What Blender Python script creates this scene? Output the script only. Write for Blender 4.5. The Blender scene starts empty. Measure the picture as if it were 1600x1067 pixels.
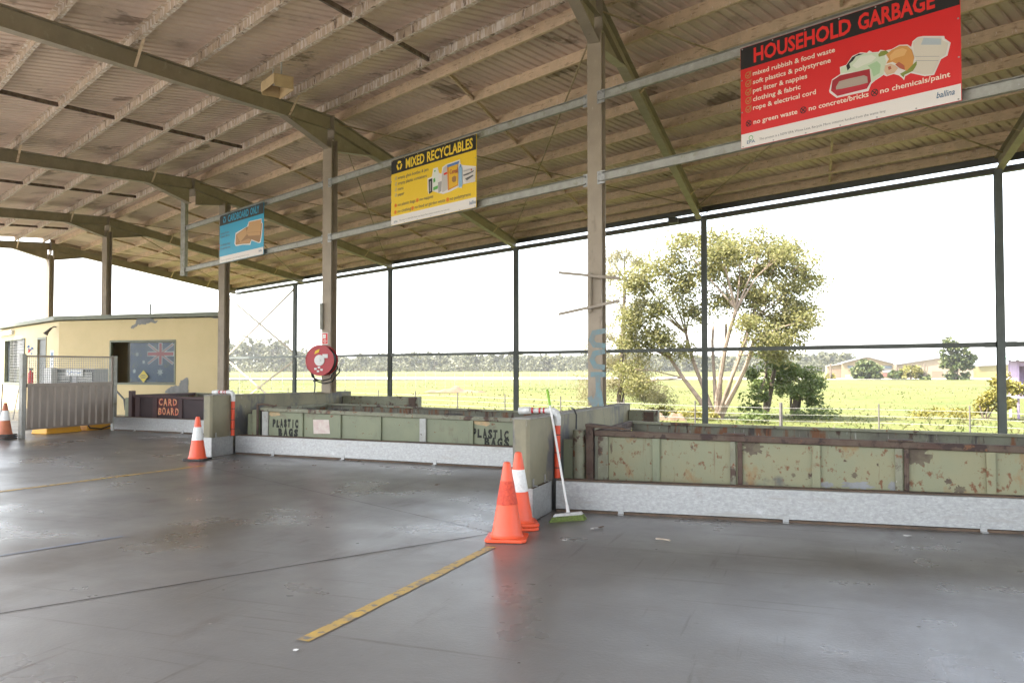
import bpy, bmesh, math, random
from mathutils import Vector, Matrix
random.seed(7)
S = bpy.context.scene
C = S.collection
PI = math.pi

# ------------------------------------------------------------------ camera
TH, PIT, FPX, EYE = 0.3479, 0.0298, 1289.2, 1.6
cam = bpy.data.objects.new('camera', bpy.data.cameras.new('camera'))
C.objects.link(cam)
cam.location = (0, 0, EYE)
cam.rotation_euler = (PI/2 + PIT, 0, TH)
cam.data.sensor_width = 36
cam.data.lens = 36*FPX/1600
cam.data.clip_end = 20000
S.camera = cam

# ------------------------------------------------------------------ light
SUN_EL, SUN_AZ = math.radians(60), math.atan2(-0.53, -0.85)      # towards the sun: behind the camera, to the left
W = bpy.data.worlds.new('World'); S.world = W; W.use_nodes = True
wn = W.node_tree.nodes; wl = W.node_tree.links
sky = wn.new('ShaderNodeTexSky'); sky.sky_type = 'NISHITA'; sky.sun_disc = False
sky.sun_elevation = SUN_EL; sky.sun_rotation = PI/2 - SUN_AZ
sky.air_density = 1.0; sky.dust_density = 2.0; sky.ozone_density = 0.3
bg = wn['Background']; bg.inputs[1].default_value = 0.15
hs = wn.new('ShaderNodeHueSaturation'); hs.inputs['Saturation'].default_value = .5       # hazy pale sky
wl.new(sky.outputs[0], hs.inputs['Color']); wl.new(hs.outputs[0], bg.inputs[0])
sl = bpy.data.lights.new('sun', 'SUN'); sl.energy = 4.0; sl.angle = math.radians(0.5); sl.color = (1, .95, .86)
so = bpy.data.objects.new('sun', sl); C.objects.link(so)
sd = Vector((math.cos(SUN_AZ)*math.cos(SUN_EL), math.sin(SUN_AZ)*math.cos(SUN_EL), math.sin(SUN_EL)))
so.rotation_euler = sd.to_track_quat('Z', 'Y').to_euler()
so.location = (-20, -20, 40)
S.view_settings.view_transform = 'Standard'; S.view_settings.look = 'None'
S.view_settings.exposure = 2.7; S.view_settings.gamma = 1
try:
    S.cycles.max_bounces = 8; S.cycles.diffuse_bounces = 6; S.cycles.glossy_bounces = 4
    S.cycles.transparent_max_bounces = 12
except Exception: pass

# ------------------------------------------------------------------ pixel helpers (used to measure the place)
def ray(px, py):
    X = (px-800)/FPX; Y = (533.5-py)/FPX
    dz = math.sin(PIT)+Y*math.cos(PIT); dw = math.cos(PIT)-Y*math.sin(PIT)
    return Vector((X*math.cos(TH)-dw*math.sin(TH), X*math.sin(TH)+dw*math.cos(TH), dz))
def at_z(px, py, z): d = ray(px, py); return d*((z-EYE)/d.z)+Vector((0, 0, EYE))
def at_y(px, py, y): d = ray(px, py); return d*(y/d.y)+Vector((0, 0, EYE))
def at_x(px, py, x): d = ray(px, py); return d*(x/d.x)+Vector((0, 0, EYE))
def at_line(px, py, A, d):
    r = ray(px, py); det = -r.x*d[1]+d[0]*r.y
    k = (-A[0]*d[1]+d[0]*A[1])/det
    p = r*k+Vector((0, 0, EYE)); t = (p.x-A[0])*d[0]+(p.y-A[1])*d[1]
    return p, t

# ------------------------------------------------------------------ mesh builder
class MB:
    def __init__(s): s.v = []; s.f = []; s.m = []
    def add(s, vs, fs, mi=0):
        o = len(s.v); s.v += [tuple(v) for v in vs]; s.f += [tuple(i+o for i in f) for f in fs]; s.m += [mi]*len(fs); return s
    def hexa(s, b, t, mi=0):                # b, t: four points each, counter-clockwise from above
        return s.add(list(b)+list(t), [(3,2,1,0),(4,5,6,7),(0,1,5,4),(1,2,6,5),(2,3,7,6),(3,0,4,7)], mi)
    def box(s, x0, x1, y0, y1, z0, z1, mi=0):
        return s.hexa([(x0,y0,z0),(x1,y0,z0),(x1,y1,z0),(x0,y1,z0)], [(x0,y0,z1),(x1,y0,z1),(x1,y1,z1),(x0,y1,z1)], mi)
    def ext(s, p, q, poly, up=(0,0,1), mi=0):
        p = Vector(p); q = Vector(q); a = (q-p).normalized(); u = Vector(up); sd_ = a.cross(u).normalized(); u = sd_.cross(a).normalized()
        n = len(poly); vs = [p+sd_*x+u*y for x, y in poly]+[q+sd_*x+u*y for x, y in poly]
        fs = [tuple(range(n)), tuple(range(2*n-1, n-1, -1))]+[(i, i+n, (i+1) % n+n, (i+1) % n) for i in range(n)]
        return s.add(vs, fs, mi)
    def beam(s, p, q, w, h, up=(0,0,1), mi=0):
        return s.ext(p, q, [(-w/2,-h/2),(w/2,-h/2),(w/2,h/2),(-w/2,h/2)], up, mi)
    def tube(s, pts, r, n=8, mi=0):
        pts = [Vector(p) for p in pts]; rs = r if isinstance(r, (list, tuple)) else [r]*len(pts)
        vs = []; prev = None
        for i, p in enumerate(pts):
            t = (pts[min(i+1, len(pts)-1)]-pts[max(i-1, 0)]).normalized()
            ref = prev if prev is not None and abs(prev.dot(t)) < .95 else (Vector((0,0,1)) if abs(t.z) < .9 else Vector((1,0,0)))
            a = t.cross(ref).normalized(); b = a.cross(t).normalized(); prev = b
            vs += [p+(a*math.cos(2*PI*k/n)+b*math.sin(2*PI*k/n))*rs[i] for k in range(n)]
        fs = []
        for i in range(len(pts)-1):
            for k in range(n):
                fs.append((i*n+k, i*n+(k+1) % n, (i+1)*n+(k+1) % n, (i+1)*n+k))
        fs += [tuple(range(n-1, -1, -1)), tuple(range((len(pts)-1)*n, len(pts)*n))]
        return s.add(vs, fs, mi)
    def lathe(s, prof, n=32, c=(0,0,0), mi=0):
        vs = []; c = Vector(c)
        for r, z in prof:
            vs += [c+Vector((r*math.cos(2*PI*k/n), r*math.sin(2*PI*k/n), z)) for k in range(n)]
        fs = []
        for i in range(len(prof)-1):
            for k in range(n): fs.append((i*n+k, i*n+(k+1) % n, (i+1)*n+(k+1) % n, (i+1)*n+k))
        fs += [tuple(range(n-1, -1, -1)), tuple(range((len(prof)-1)*n, len(prof)*n))]
        return s.add(vs, fs, mi)
    def poly(s, pts, mi=0): return s.add(pts, [tuple(range(len(pts)))], mi)
    def plate(s, pts, n, t, mi=0):           # planar polygon thickened by t along n
        n = Vector(n)*t; k = len(pts); a = [Vector(p) for p in pts]; b = [p+n for p in a]
        return s.add(a+b, [tuple(range(k-1, -1, -1)), tuple(range(k, 2*k))]+[(i, (i+1) % k, (i+1) % k+k, i+k) for i in range(k)], mi)

def bevel(o, w=.006, seg=2):
    m = o.modifiers.new('bevel', 'BEVEL'); m.width = w; m.segments = seg; m.limit_method = 'ANGLE'; m.angle_limit = .6
def obj(name, mb, mats, parent=None, smooth=False, bv=0, world=False):
    me = bpy.data.meshes.new(name)
    v = mb.v
    if world and parent is not None:
        inv = wmat(parent).inverted(); v = [inv @ Vector(p) for p in v]
    me.from_pydata([tuple(p) for p in v], [], mb.f); me.update()
    if not isinstance(mats, (list, tuple)): mats = [mats]
    for m in mats: me.materials.append(m)
    if len(mats) > 1: me.polygons.foreach_set('material_index', mb.m)
    bm = bmesh.new(); bm.from_mesh(me)
    if smooth != 'leaf': bmesh.ops.recalc_face_normals(bm, faces=bm.faces)
    bm.to_mesh(me); bm.free()
    if smooth is True:
        for p in me.polygons: p.use_smooth = True
        try: me.set_sharp_from_angle(angle=.7)
        except Exception: pass
    o = bpy.data.objects.new(name, me); C.objects.link(o)
    if parent is not None: o.parent = parent
    if bv: bevel(o, bv)
    return o
def wmat(o):
    m = Matrix.Translation(o.location) @ o.rotation_euler.to_matrix().to_4x4()
    return wmat(o.parent) @ m if o.parent else m
def tag(o, label, cat, group=None, kind=None):
    o['label'] = label; o['category'] = cat
    if group: o['group'] = group
    if kind: o['kind'] = kind
    return o
def thing(name, label, cat, loc=(0,0,0), rz=0, group=None):
    o = bpy.data.objects.new(name, None); C.objects.link(o); o.location = loc; o.rotation_euler = (0,0,rz)
    o.empty_display_size = .2
    return tag(o, label, cat, group)
def struct(o): o['kind'] = 'structure'; return o
def copy_tree(o, parent=None):
    c = o.copy(); C.objects.link(c)
    if parent is not None: c.parent = parent
    for ch in [x for x in C.objects if x.parent == o]: copy_tree(ch, c)
    return c

# ------------------------------------------------------------------ materials
def lin(c): return tuple(((x/12.92) if x <= .04045 else ((x+.055)/1.055)**2.4) for x in c)
MATS = {}
def M(name, c1, c2=None, scale=4, rough=.6, metal=0, bump=0, layers=(), stretch=(1,1,1), rvar=0, detail=6, spec=.5, bscale=None, trans=0):
    if name in MATS: return MATS[name]
    m = bpy.data.materials.new(name); m.use_nodes = True; MATS[name] = m
    N = m.node_tree.nodes; L = m.node_tree.links; b = N['Principled BSDF']
    b.inputs['Roughness'].default_value = rough; b.inputs['Metallic'].default_value = metal
    b.inputs['Specular IOR Level'].default_value = spec
    b.inputs['Base Color'].default_value = (*c1, 1)
    if c2 is None and not layers and not bump: return m
    tc = N.new('ShaderNodeTexCoord')
    def noise(sc, st, det=6, kind='noise', off=0):
        mp = N.new('ShaderNodeMapping'); mp.inputs['Scale'].default_value = st; mp.inputs['Location'].default_value = (off, off*1.7, off*.6)
        L.new(tc.outputs['Object'], mp.inputs[0])
        if kind == 'noise':
            t = N.new('ShaderNodeTexNoise'); t.inputs['Scale'].default_value = sc; t.inputs['Detail'].default_value = det; t.inputs['Roughness'].default_value = .62
            L.new(mp.outputs[0], t.inputs[0]); return t.outputs[0]
        t = N.new('ShaderNodeTexVoronoi'); t.inputs['Scale'].default_value = sc; L.new(mp.outputs[0], t.inputs[0])
        return t.outputs['Color'] if kind == 'cells' else t.outputs['Distance']
    def ramp(inp, lo, hi):
        r = N.new('ShaderNodeMapRange'); r.inputs[1].default_value = lo; r.inputs[2].default_value = hi
        r.interpolation_type = 'SMOOTHSTEP'; L.new(inp, r.inputs[0]); return r.outputs[0]
    def mix(fac, a, bb):
        x = N.new('ShaderNodeMix'); x.data_type = 'RGBA'; L.new(fac, x.inputs[0])
        if isinstance(a, tuple): x.inputs[6].default_value = (*a, 1)
        else: L.new(a, x.inputs[6])
        if isinstance(bb, tuple): x.inputs[7].default_value = (*bb, 1)
        else: L.new(bb, x.inputs[7])
        return x.outputs[2]
    n0 = noise(scale, stretch, detail)
    col = mix(ramp(n0, .32, .68), c1, c2 or c1)
    for i, ly in enumerate(layers):
        cc, sc, lo, hi = ly[:4]; st = ly[4] if len(ly) > 4 else (1,1,1); kd = ly[5] if len(ly) > 5 else 'noise'
        nn = noise(sc, st, 5, kd, off=3.1*(i+1))
        col = mix(ramp(nn, lo, hi), col, cc)
    L.new(col, b.inputs['Base Color'])
    if rvar:
        r = N.new('ShaderNodeMapRange'); r.inputs[1].default_value = .3; r.inputs[2].default_value = .7
        r.inputs[3].default_value = max(.03, rough-rvar); r.inputs[4].default_value = rough+rvar
        L.new(noise(scale*1.7, stretch, 5, off=9), r.inputs[0]); L.new(r.outputs[0], b.inputs['Roughness'])
    if bump:
        bp = N.new('ShaderNodeBump'); bp.inputs['Strength'].default_value = bump; bp.inputs['Distance'].default_value = .02
        L.new(noise(bscale or scale*4, (1,1,1), 5, off=5), bp.inputs['Height']); L.new(bp.outputs[0], b.inputs['Normal'])
    return m

RUST = (.16,.065,.025); DRUST = (.06,.03,.018)
m_conc = M('floor_concrete', (.136,.132,.126), (.184,.179,.170), .45, .33, rvar=.11, bump=.10, bscale=38, detail=9,
           layers=[((.10,.087,.075), .33, .50, .72, (1,.6,1)), ((.235,.23,.22), 1.1, .60, .82, (.35,1.5,1)), ((.095,.082,.072), 1.7, .58, .76, (1.3,.4,1)), ((.085,.074,.066), 9, .66, .80), ((.24,.23,.22), 30, .68, .74), ((.11,.10,.092), 4.5, .60, .70, (.09,2.6,1)), ((.10,.092,.085), 5.5, .62, .72, (2.4,.10,1)), ((.07,.06,.052), 55, .70, .75)], spec=.55)
m_yellow = M('worn_yellow_paint', (.52,.34,.075), (.42,.29,.10), 6, .5, layers=[((.17,.16,.15), 14, .53, .62), ((.18,.17,.155), 3, .57, .7)])
m_blue = M('faint_blue_chalk', (.20,.25,.34), (.19,.20,.22), 5, .5)
m_joint = M('joint_filler', (.035,.03,.027), (.07,.05,.04), 5, .8)
m_wall = M('stained_olive_concrete', (.255,.23,.15), (.20,.18,.12), 2.2, .75, bump=.2, bscale=45,
           layers=[((.10,.10,.10), 1.3, .50, .60, (.9,.9,.55)), ((.36,.34,.30), 16, .66, .74, (1,1,.25)), ((.13,.10,.07), 4, .62, .78, (2,2,.3))])
m_walltop = M('worn_concrete_top', (.30,.29,.26), (.22,.21,.18), 5, .8, bump=.3, bscale=40, layers=[((.12,.11,.1), 6, .6, .75)])
m_galv = M('galvanised_steel', (.39,.39,.38), (.315,.315,.31), 22, .45, .5, layers=[((.43,.43,.425), 60, .5, .65, (.35,1,1)), ((.33,.32,.30), 7, .56, .7, (.25,1,1.6)), ((.24,.21,.18), 2.2, .66, .8, (1,1,.35)), ((.60,.60,.6), 1.1, .68, .76), ((.15,.13,.115), 5, .70, .76, (.5,1,1.3))], rvar=.12, bump=.08)
m_rail = M('weathered_galvanised_rail', (.37,.36,.32), (.29,.28,.245), 8, .6, .25, layers=[((.23,.225,.16), 5, .56, .70), ((.46,.45,.42), 22, .64, .72), ((.16,.13,.10), 11, .69, .76)])
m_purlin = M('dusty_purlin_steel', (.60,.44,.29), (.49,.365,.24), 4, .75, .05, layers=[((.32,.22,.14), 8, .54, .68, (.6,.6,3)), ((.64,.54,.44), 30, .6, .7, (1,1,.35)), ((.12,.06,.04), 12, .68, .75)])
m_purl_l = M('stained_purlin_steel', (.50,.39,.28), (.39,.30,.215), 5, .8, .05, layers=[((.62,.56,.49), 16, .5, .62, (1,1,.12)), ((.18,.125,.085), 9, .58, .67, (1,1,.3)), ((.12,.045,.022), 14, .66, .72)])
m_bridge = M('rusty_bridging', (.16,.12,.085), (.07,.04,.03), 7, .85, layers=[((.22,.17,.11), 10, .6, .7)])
m_raf = M('olive_rafter_paint', (.31,.25,.18), (.25,.205,.15), 3, .55, layers=[((.35,.30,.22), 6, .6, .75), ((.17,.13,.095), 9, .62, .74, (1,1,2)), ((.40,.35,.28), 24, .7, .75)])
m_col = M('brown_grey_column_paint', (.34,.275,.20), (.285,.23,.17), 3, .55, layers=[((.19,.145,.105), 4, .56, .74, (1,1,.4)), ((.42,.37,.30), 26, .68, .74, (1,1,.4))])
m_colout = M('grey_green_column_paint', (.105,.115,.105), (.085,.092,.085), 4, .5, layers=[((.15,.16,.145), 7, .64, .75, (1,1,.3))])
m_roof = M('dusty_roof_sheet', (.66,.51,.40), (.55,.42,.325), .8, .62, .15, layers=[((.38,.28,.21), .9, .55, .72), ((.68,.56,.46), 3.0, .62, .78), ((.19,.14,.105), 5, .66, .78, (.5,.5,.5)), ((.30,.22,.16), 2.2, .6, .66, (.3,.3,1))])
m_rod = M('tie_rod_steel', (.36,.27,.15), (.22,.16,.09), 9, .6)
m_bin = M('chipped_green_bin_paint', (.215,.23,.14), (.185,.20,.125), 2.5, .55, layers=[((.165,.15,.095), 3.2, .54, .72), ((.13,.115,.085), 2.4, .6, .72, (1.5,1,.3)), (RUST, 9, .655, .69, (1,1,1.6)), ((.27,.275,.21), 17, .68, .74, (1,1,.3)), ((.06,.058,.055), 1.2, .70, .82)], bump=.1)
m_binr = M('rust_spotted_green_paint', (.225,.23,.14), (.25,.235,.135), 2.2, .6, layers=[((.25,.155,.065), 2.8, .55, .68, (1,1,.7)), (RUST, 12, .56, .66, (1.1,1,.8)), (RUST, 5.5, .62, .69, (.8,1,1.3)), (DRUST, 9, .64, .71), ((.17,.11,.06), 3, .6, .72, (3,1,.22)), (DRUST, 21, .70, .73), ((.09,.085,.082), 1.0, .62, .72)], bump=.15)
m_rail_r = M('rusted_rim_steel', (.075,.040,.030), (.115,.085,.06), 3.4, .8, layers=[((.045,.027,.022), 5, .52, .60), ((.16,.075,.036), 9, .62, .68), ((.22,.2,.18), 20, .69, .75)], bump=.25)
m_rail_g = M('chipped_rim_paint', (.22,.22,.15), (.17,.165,.11), 5, .6, layers=[(DRUST, 4, .54, .62), (RUST, 11, .60, .65), ((.34,.33,.28), 18, .66, .7)], bump=.2)
m_inner = M('scraped_bin_interior', (.17,.17,.12), (.11,.10,.075), 3, .7, layers=[(RUST, 3.6, .52, .64, (2,2,.35)), (DRUST, 7, .55, .64, (2,2,.3)), ((.33,.32,.28), 15, .64, .70, (2,2,.3)), ((.05,.04,.035), 2.5, .6, .7, (2,1,.4))], bump=.2)
m_brown = M('maroon_bin_paint', (.075,.038,.036), (.055,.03,.03), 3, .55, layers=[((.12,.075,.065), 9, .66, .74)], bump=.1)
m_brownd = M('dark_bin_panel', (.045,.027,.027), (.035,.022,.022), 3, .6)
m_ribw = M('scuffed_white_post', (.42,.42,.39), (.32,.31,.28), 9, .6, layers=[(RUST, 10, .6, .68), (DRUST, 16, .64, .7)])
m_cone = M('orange_cone_plastic', (.80,.085,.022), (.72,.095,.035), 4, .42, layers=[((.45,.07,.03), 9, .62, .76), ((.28,.07,.04), 22, .69, .75, (1,1,.5)), ((.85,.22,.12), 15, .70, .76)])
m_coneb = M('scuffed_red_band', (.55,.045,.02), (.70,.08,.03), 40, .45, bump=.6, bscale=90)
m_conew = M('white_reflective_band', (.76,.76,.73), (.66,.66,.63), 30, .35, bump=.3, bscale=60, layers=[((.45,.42,.38), 12, .64, .74)])
m_cone_old = M('faded_orange_plastic', (.45,.14,.055), (.35,.11,.05), 5, .6, layers=[((.2,.09,.05), 9, .62, .75)])
m_black = M('dark_rubber', (.035,.033,.03), (.055,.05,.045), 8, .7)
m_orange = M('orange_pipe_plastic', (.75,.075,.02), (.60,.06,.02), 5, .45)
m_pvc = M('grubby_white_pvc', (.62,.62,.60), (.45,.44,.42), 10, .4)
m_white = M('white_paint', (.72,.71,.68), (.64,.63,.6), 5, .5)
m_broomg = M('lime_green_plastic', (.25,.45,.05), None, 5, .4)
m_bristle = M('green_bristles', (.22,.30,.07), (.13,.16,.05), 60, .9, bump=1, bscale=200)
m_hut = M('cream_painted_panel', (.60,.47,.235), (.56,.44,.215), 1.2, .6, layers=[((.52,.40,.19), 5, .62, .8, (1,1,.4))])
m_hutg = M('bare_grey_render', (.26,.255,.24), (.2,.2,.19), 7, .85)
m_trim = M('olive_trim_paint', (.15,.16,.10), (.12,.13,.085), 5, .5)
m_glass = M('dark_window_glass', (.03,.035,.04), (.05,.055,.06), 3, .08)
m_tin = M('brown_grey_corrugated_panel', (.30,.245,.20), (.26,.215,.175), 3, .5, .15)
m_frame = M('grey_steel_frame', (.36,.35,.32), (.28,.28,.26), 6, .5, .3)
m_yel = M('yellow_block_paint', (.75,.36,.01), (.66,.33,.02), 4, .5)
m_red = M('hose_reel_red', (.42,.025,.03), (.36,.025,.028), 8, .45, layers=[((.5,.1,.09), 14, .7, .8)])
m_hose = M('black_hose_rubber', (.015,.015,.015), (.03,.03,.03), 8, .5)
m_timber = M('weathered_timber', (.40,.34,.27), (.28,.23,.18), 7, .8, stretch=(1,1,5))
m_ledge = M('dirty_timber_ledge', (.13,.085,.055), (.075,.055,.04), 5, .85)
m_pit = M('pit_concrete', (.16,.155,.14), (.11,.105,.095), 2, .85)
m_spray = M('black_spray_paint', (.012,.012,.012), (.04,.042,.03), 25, .8)
m_graf = M('pale_blue_spray', (.17,.27,.29), (.21,.23,.22), 9, .8)
m_peach = M('peach_overspray', (.50,.34,.18), (.35,.29,.17), 14, .8)
def flat(name, rgb, rough=.45): return M(name, rgb, None, rough=rough)
s_red = flat('sign_red', (.62,.012,.012)); s_blk = flat('sign_black', (.012,.011,.011)); s_wht = flat('sign_white', (.70,.65,.60))
s_yel = flat('sign_yellow', (.76,.50,.012)); s_blu = flat('sign_blue', (.015,.33,.52)); s_txt = flat('sign_pale_lettering', (.78,.66,.52))
s_dk = flat('sign_grey_lettering', (.10,.095,.09)); s_gold = flat('sign_gold_ring', (.42,.22,.06)); s_hd = flat('sign_heading_yellow', (.80,.55,.03)); s_grn = flat('sign_green', (.1,.38,.07))
s_org = flat('sign_orange', (.62,.22,.02)); s_tan = flat('print_tan', (.50,.28,.11)); s_tan2 = flat('print_dark_tan', (.30,.15,.05)); s_mint = flat('print_mint', (.55,.62,.45)); s_bun = flat('print_bun', (.58,.27,.07))
s_let = flat('print_lettuce', (.20,.24,.04)); s_meat = flat('print_meat', (.42,.10,.05)); s_lit = flat('print_litter', (.38,.30,.24)); s_nap = flat('print_cream', (.60,.54,.44)); s_nb = flat('print_pale_blue', (.40,.45,.47))
s_dred = flat('print_dark_red', (.33,.012,.02)); s_pb = flat('print_blue', (.08,.18,.42)); s_lb = flat('print_light_blue', (.25,.42,.55)); s_navy = flat('logo_navy', (.03,.10,.19)); s_gry = flat('print_grey', (.33,.31,.29)); s_hotr = flat('sign_bright_red', (.72,.02,.015))

# ------------------------------------------------------------------ lettering and flat artwork
def text_mesh(body, bold=0.0, shear=0.0):
    cu = bpy.data.curves.new('t', 'FONT'); cu.body = body; cu.offset = bold; cu.shear = shear; cu.size = 1; cu.resolution_u = 2
    o = bpy.data.objects.new('t', cu); C.objects.link(o)
    bpy.context.view_layer.update()
    me = bpy.data.meshes.new_from_object(o.evaluated_get(bpy.context.evaluated_depsgraph_get()))
    vs = [v.co.copy() for v in me.vertices]; fs = [tuple(p.vertices) for p in me.polygons]
    bpy.data.objects.remove(o); bpy.data.meshes.remove(me); bpy.data.curves.remove(cu)
    return vs, fs
def text_into(mb, body, x0, x1, base, cap, y=-.003, bold=.012, shear=0, mi=0, fn=None, slope=0):
    vs, fs = text_mesh(body, bold, shear)
    xa = min(v.x for v in vs); xb = max(v.x for v in vs); H = .70
    out = []
    for v in vs:
        x = x0+(v.x-xa)/(xb-xa)*(x1-x0); z = base+v.y/H*cap
        p = (x, y, z+slope*(x-x0))
        out.append(fn(*p) if fn else p)
    return mb.add(out, fs, mi)
def ring(mb, cx, cz, r0, r1, y, n=20, a0=0, a1=2*PI, mi=0):
    vs = []; k = n+1
    for i in range(k):
        a = a0+(a1-a0)*i/n
        vs += [(cx+r0*math.cos(a), y, cz+r0*math.sin(a)), (cx+r1*math.cos(a), y, cz+r1*math.sin(a))]
    return mb.add(vs, [(2*i, 2*i+1, 2*i+3, 2*i+2) for i in range(n)], mi)
def stroke(mb, pts, w, y, mi=0):
    for a, b in zip(pts[:-1], pts[1:]):
        y -= .0003
        a = Vector((a[0], a[1])); b = Vector((b[0], b[1])); d = (b-a).normalized(); n = Vector((-d.y, d.x))*w/2
        a = a-d*w*.3; b = b+d*w*.3
        mb.poly([(p.x, y, p.y) for p in (a-n, b-n, b+n, a+n)], mi)

# ------------------------------------------------------------------ THE SETTING: ground, track, hills
AX, AY, SP, SK, LD = -2.986, 11.938, 7.7456, 1.0908, 11.98
DX, DY = -math.sin(SK), math.cos(SK)                      # column line, away to the left
PX, PY = DY, -DX                                          # across it, away from the camera
def col(n, t=0): return Vector((AX+n*SP*DX, AY+n*SP*DY+t, 0))
ZG = -1.3
def fieldmat():
    m = bpy.data.materials.new('sunny_grass_field'); m.use_nodes = True; N = m.node_tree.nodes; L = m.node_tree.links; b = N['Principled BSDF']
    b.inputs['Roughness'].default_value = .95; b.inputs['Specular IOR Level'].default_value = .1
    tc = N.new('ShaderNodeTexCoord')
    def no(sc, st=(1,1,1)):
        mp = N.new('ShaderNodeMapping'); mp.inputs['Scale'].default_value = st; L.new(tc.outputs['Object'], mp.inputs[0])
        t = N.new('ShaderNodeTexNoise'); t.inputs['Scale'].default_value = sc; t.inputs['Detail'].default_value = 8; t.inputs['Roughness'].default_value = .65; L.new(mp.outputs[0], t.inputs[0]); return t.outputs[0]
    def mx(f, a, c, lo, hi):
        r = N.new('ShaderNodeMapRange'); r.inputs[1].default_value = lo; r.inputs[2].default_value = hi; L.new(f, r.inputs[0])
        x = N.new('ShaderNodeMix'); x.data_type = 'RGBA'; L.new(r.outputs[0], x.inputs[0])
        for i, k in ((6, a), (7, c)):
            if isinstance(k, tuple): x.inputs[i].default_value = (*k, 1)
            else: L.new(k, x.inputs[i])
        return x.outputs[2]
    c = mx(no(.05), (.072,.085,.022), (.108,.103,.036), .35, .65)
    c = mx(no(.35), c, (.055,.078,.017), .5, .72)
    c = mx(no(2.2), c, (.105,.088,.038), .52, .75)
    c = mx(no(.018, (1,3,1)), c, (.10,.085,.04), .55, .7)
    L.new(c, b.inputs['Base Color'])
    bp = N.new('ShaderNodeBump'); bp.inputs['Strength'].default_value = .7; bp.inputs['Distance'].default_value = .3; L.new(no(1.5), bp.inputs['Height']); L.new(bp.outputs[0], b.inputs['Normal'])
    return m
m_field = fieldmat()
g = MB(); nx, ny = 70, 60
def gz(x, y):
    d = max(0, min(1, (y-40)/40))
    return ZG+.22*d*(math.sin(x*.11+y*.05)+math.sin(y*.09-x*.04))*max(0, 1-abs(y-90)/120)
xs = [-1] + []
xs = [math.copysign(abs(i/35)**2.2*4400, i) for i in range(-35, 36)]; ys = [-300+0*i for i in range(1)]+[12+((i)/58)**3*4400 for i in range(59)]
for y in ys:
    for x in xs: g.v.append((x, y, gz(x, y) if abs(x) < 400 and y > 40 else ZG))
for j in range(len(ys)-1):
    for i in range(len(xs)-1):
        a = j*len(xs)+i; g.f.append((a, a+1, a+1+len(xs), a+len(xs))); g.m.append(0)
struct(obj('grass_field', g, m_field, smooth=True))
m_track = M('pale_gravel', (.36,.34,.29), (.31,.29,.25), .3, .9)
g = MB()
tr0 = [at_z(x, 593.3, ZG) for x in (-400, 400, 1000, 2100)]; tr1 = [at_z(x, 589.6, ZG) for x in (-400, 400, 1000, 2100)]
for i in range(3): g.poly([tr0[i]+Vector((0,0,.06)), tr0[i+1]+Vector((0,0,.06)), tr1[i+1]+Vector((0,0,.06)), tr1[i]+Vector((0,0,.06))])
struct(obj('gravel_track', g, m_track))
m_hill = M('far_hill_forest', (.16,.19,.20), (.13,.16,.16), .01, .95)
g = MB(); n = 160; base = len(g.v)
for i in range(n+1):
    x = -3000+6500*i/n; h = 30+34*abs(math.sin(i*.11))+14*math.sin(i*.37)+8*math.sin(i*.9+1)
    h *= .4+.6*max(0, min(1, (x+900)/1400))
    g.v += [(x, 3300, -5), (x, 3400, h*.8), (x, 3900, h*.7), (x, 4300, -5)]
for i in range(n):
    for k in range(3): a = 4*i+k; g.f.append((a, a+4, a+5, a+1)); g.m.append(0)
struct(obj('distant_hills', g, m_hill, smooth=True))

# ------------------------------------------------------------------ floor slab with stepped edge
p0 = lambda x: 8.76+(x+2.55)*.073
p1 = lambda x: 12.46-(x+9.93)*.0655
p2 = lambda x: 16.0-(x+16.4)*.10
fl = [(-75,-30),(45,-30),(45,5.6),(3.9,5.6),(3.9,p0(3.9)+.1),(-2.84,p0(-2.84)+.1),(-2.84,p1(-2.84)+.1),(-10.1,p1(-10.1)+.1),(-10.1,p2(-10.1)+.1),(-16.5,p2(-16.5)+.1),(-16.5,17.6),(-17.0,17.6),(-17.0,20.2),(-17.25,22),(-17.25,28.5),(-75,28.5)]
g = MB().plate([(x,y,0) for x,y in fl], (0,0,-1), 1.5)
struct(obj('floor', g, [m_conc]))
g = MB()
def strip(g, a, b, w, z, seed=0, wob=.0):
    a = Vector((*a, 0)); b = Vector((*b, 0)); d = (b-a).normalized(); nn = Vector((-d.y, d.x, 0)); k = max(2, int((b-a).length/.25)); r = random.Random(seed)
    L_ = []
    for i in range(k+1):
        p = a+(b-a)*i/k; w1 = w/2*(1+wob*r.uniform(-1, 1)); w2 = w/2*(1+wob*r.uniform(-1, 1)); o = wob*.2*w*r.uniform(-1,1)
        L_ += [p-nn*(w1-o)+Vector((0,0,z)), p+nn*(w2+o)+Vector((0,0,z))]
    g.add(L_, [(2*i, 2*i+1, 2*i+3, 2*i+2) for i in range(k)])
strip(g, (-2.80, 4.15), (-2.68, 6.86), .092, .004, 1, .12)
struct(obj('floor_marking', g, m_yellow))
g = MB(); strip(g, (-9.75, 7.6), (-9.2, 10.85), .10, .004, 2, .12); struct(obj('floor_marking', g, m_yellow))
g = MB(); strip(g, (-6.6, 4.7), (-6.1, 6.1), .04, .004, 3, .3); struct(obj('floor_marking', g, m_blue))
g = MB(); strip(g, (-7.1, 0.33), (-2.80, 7.56), .014, .003, 4, .35); struct(obj('floor_joint', g, m_joint))
g = MB(); strip(g, (-14, 13.4), (-2.9, 7.45), .007, .003, 5, .5); struct(obj('floor_joint', g, m_joint))

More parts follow.
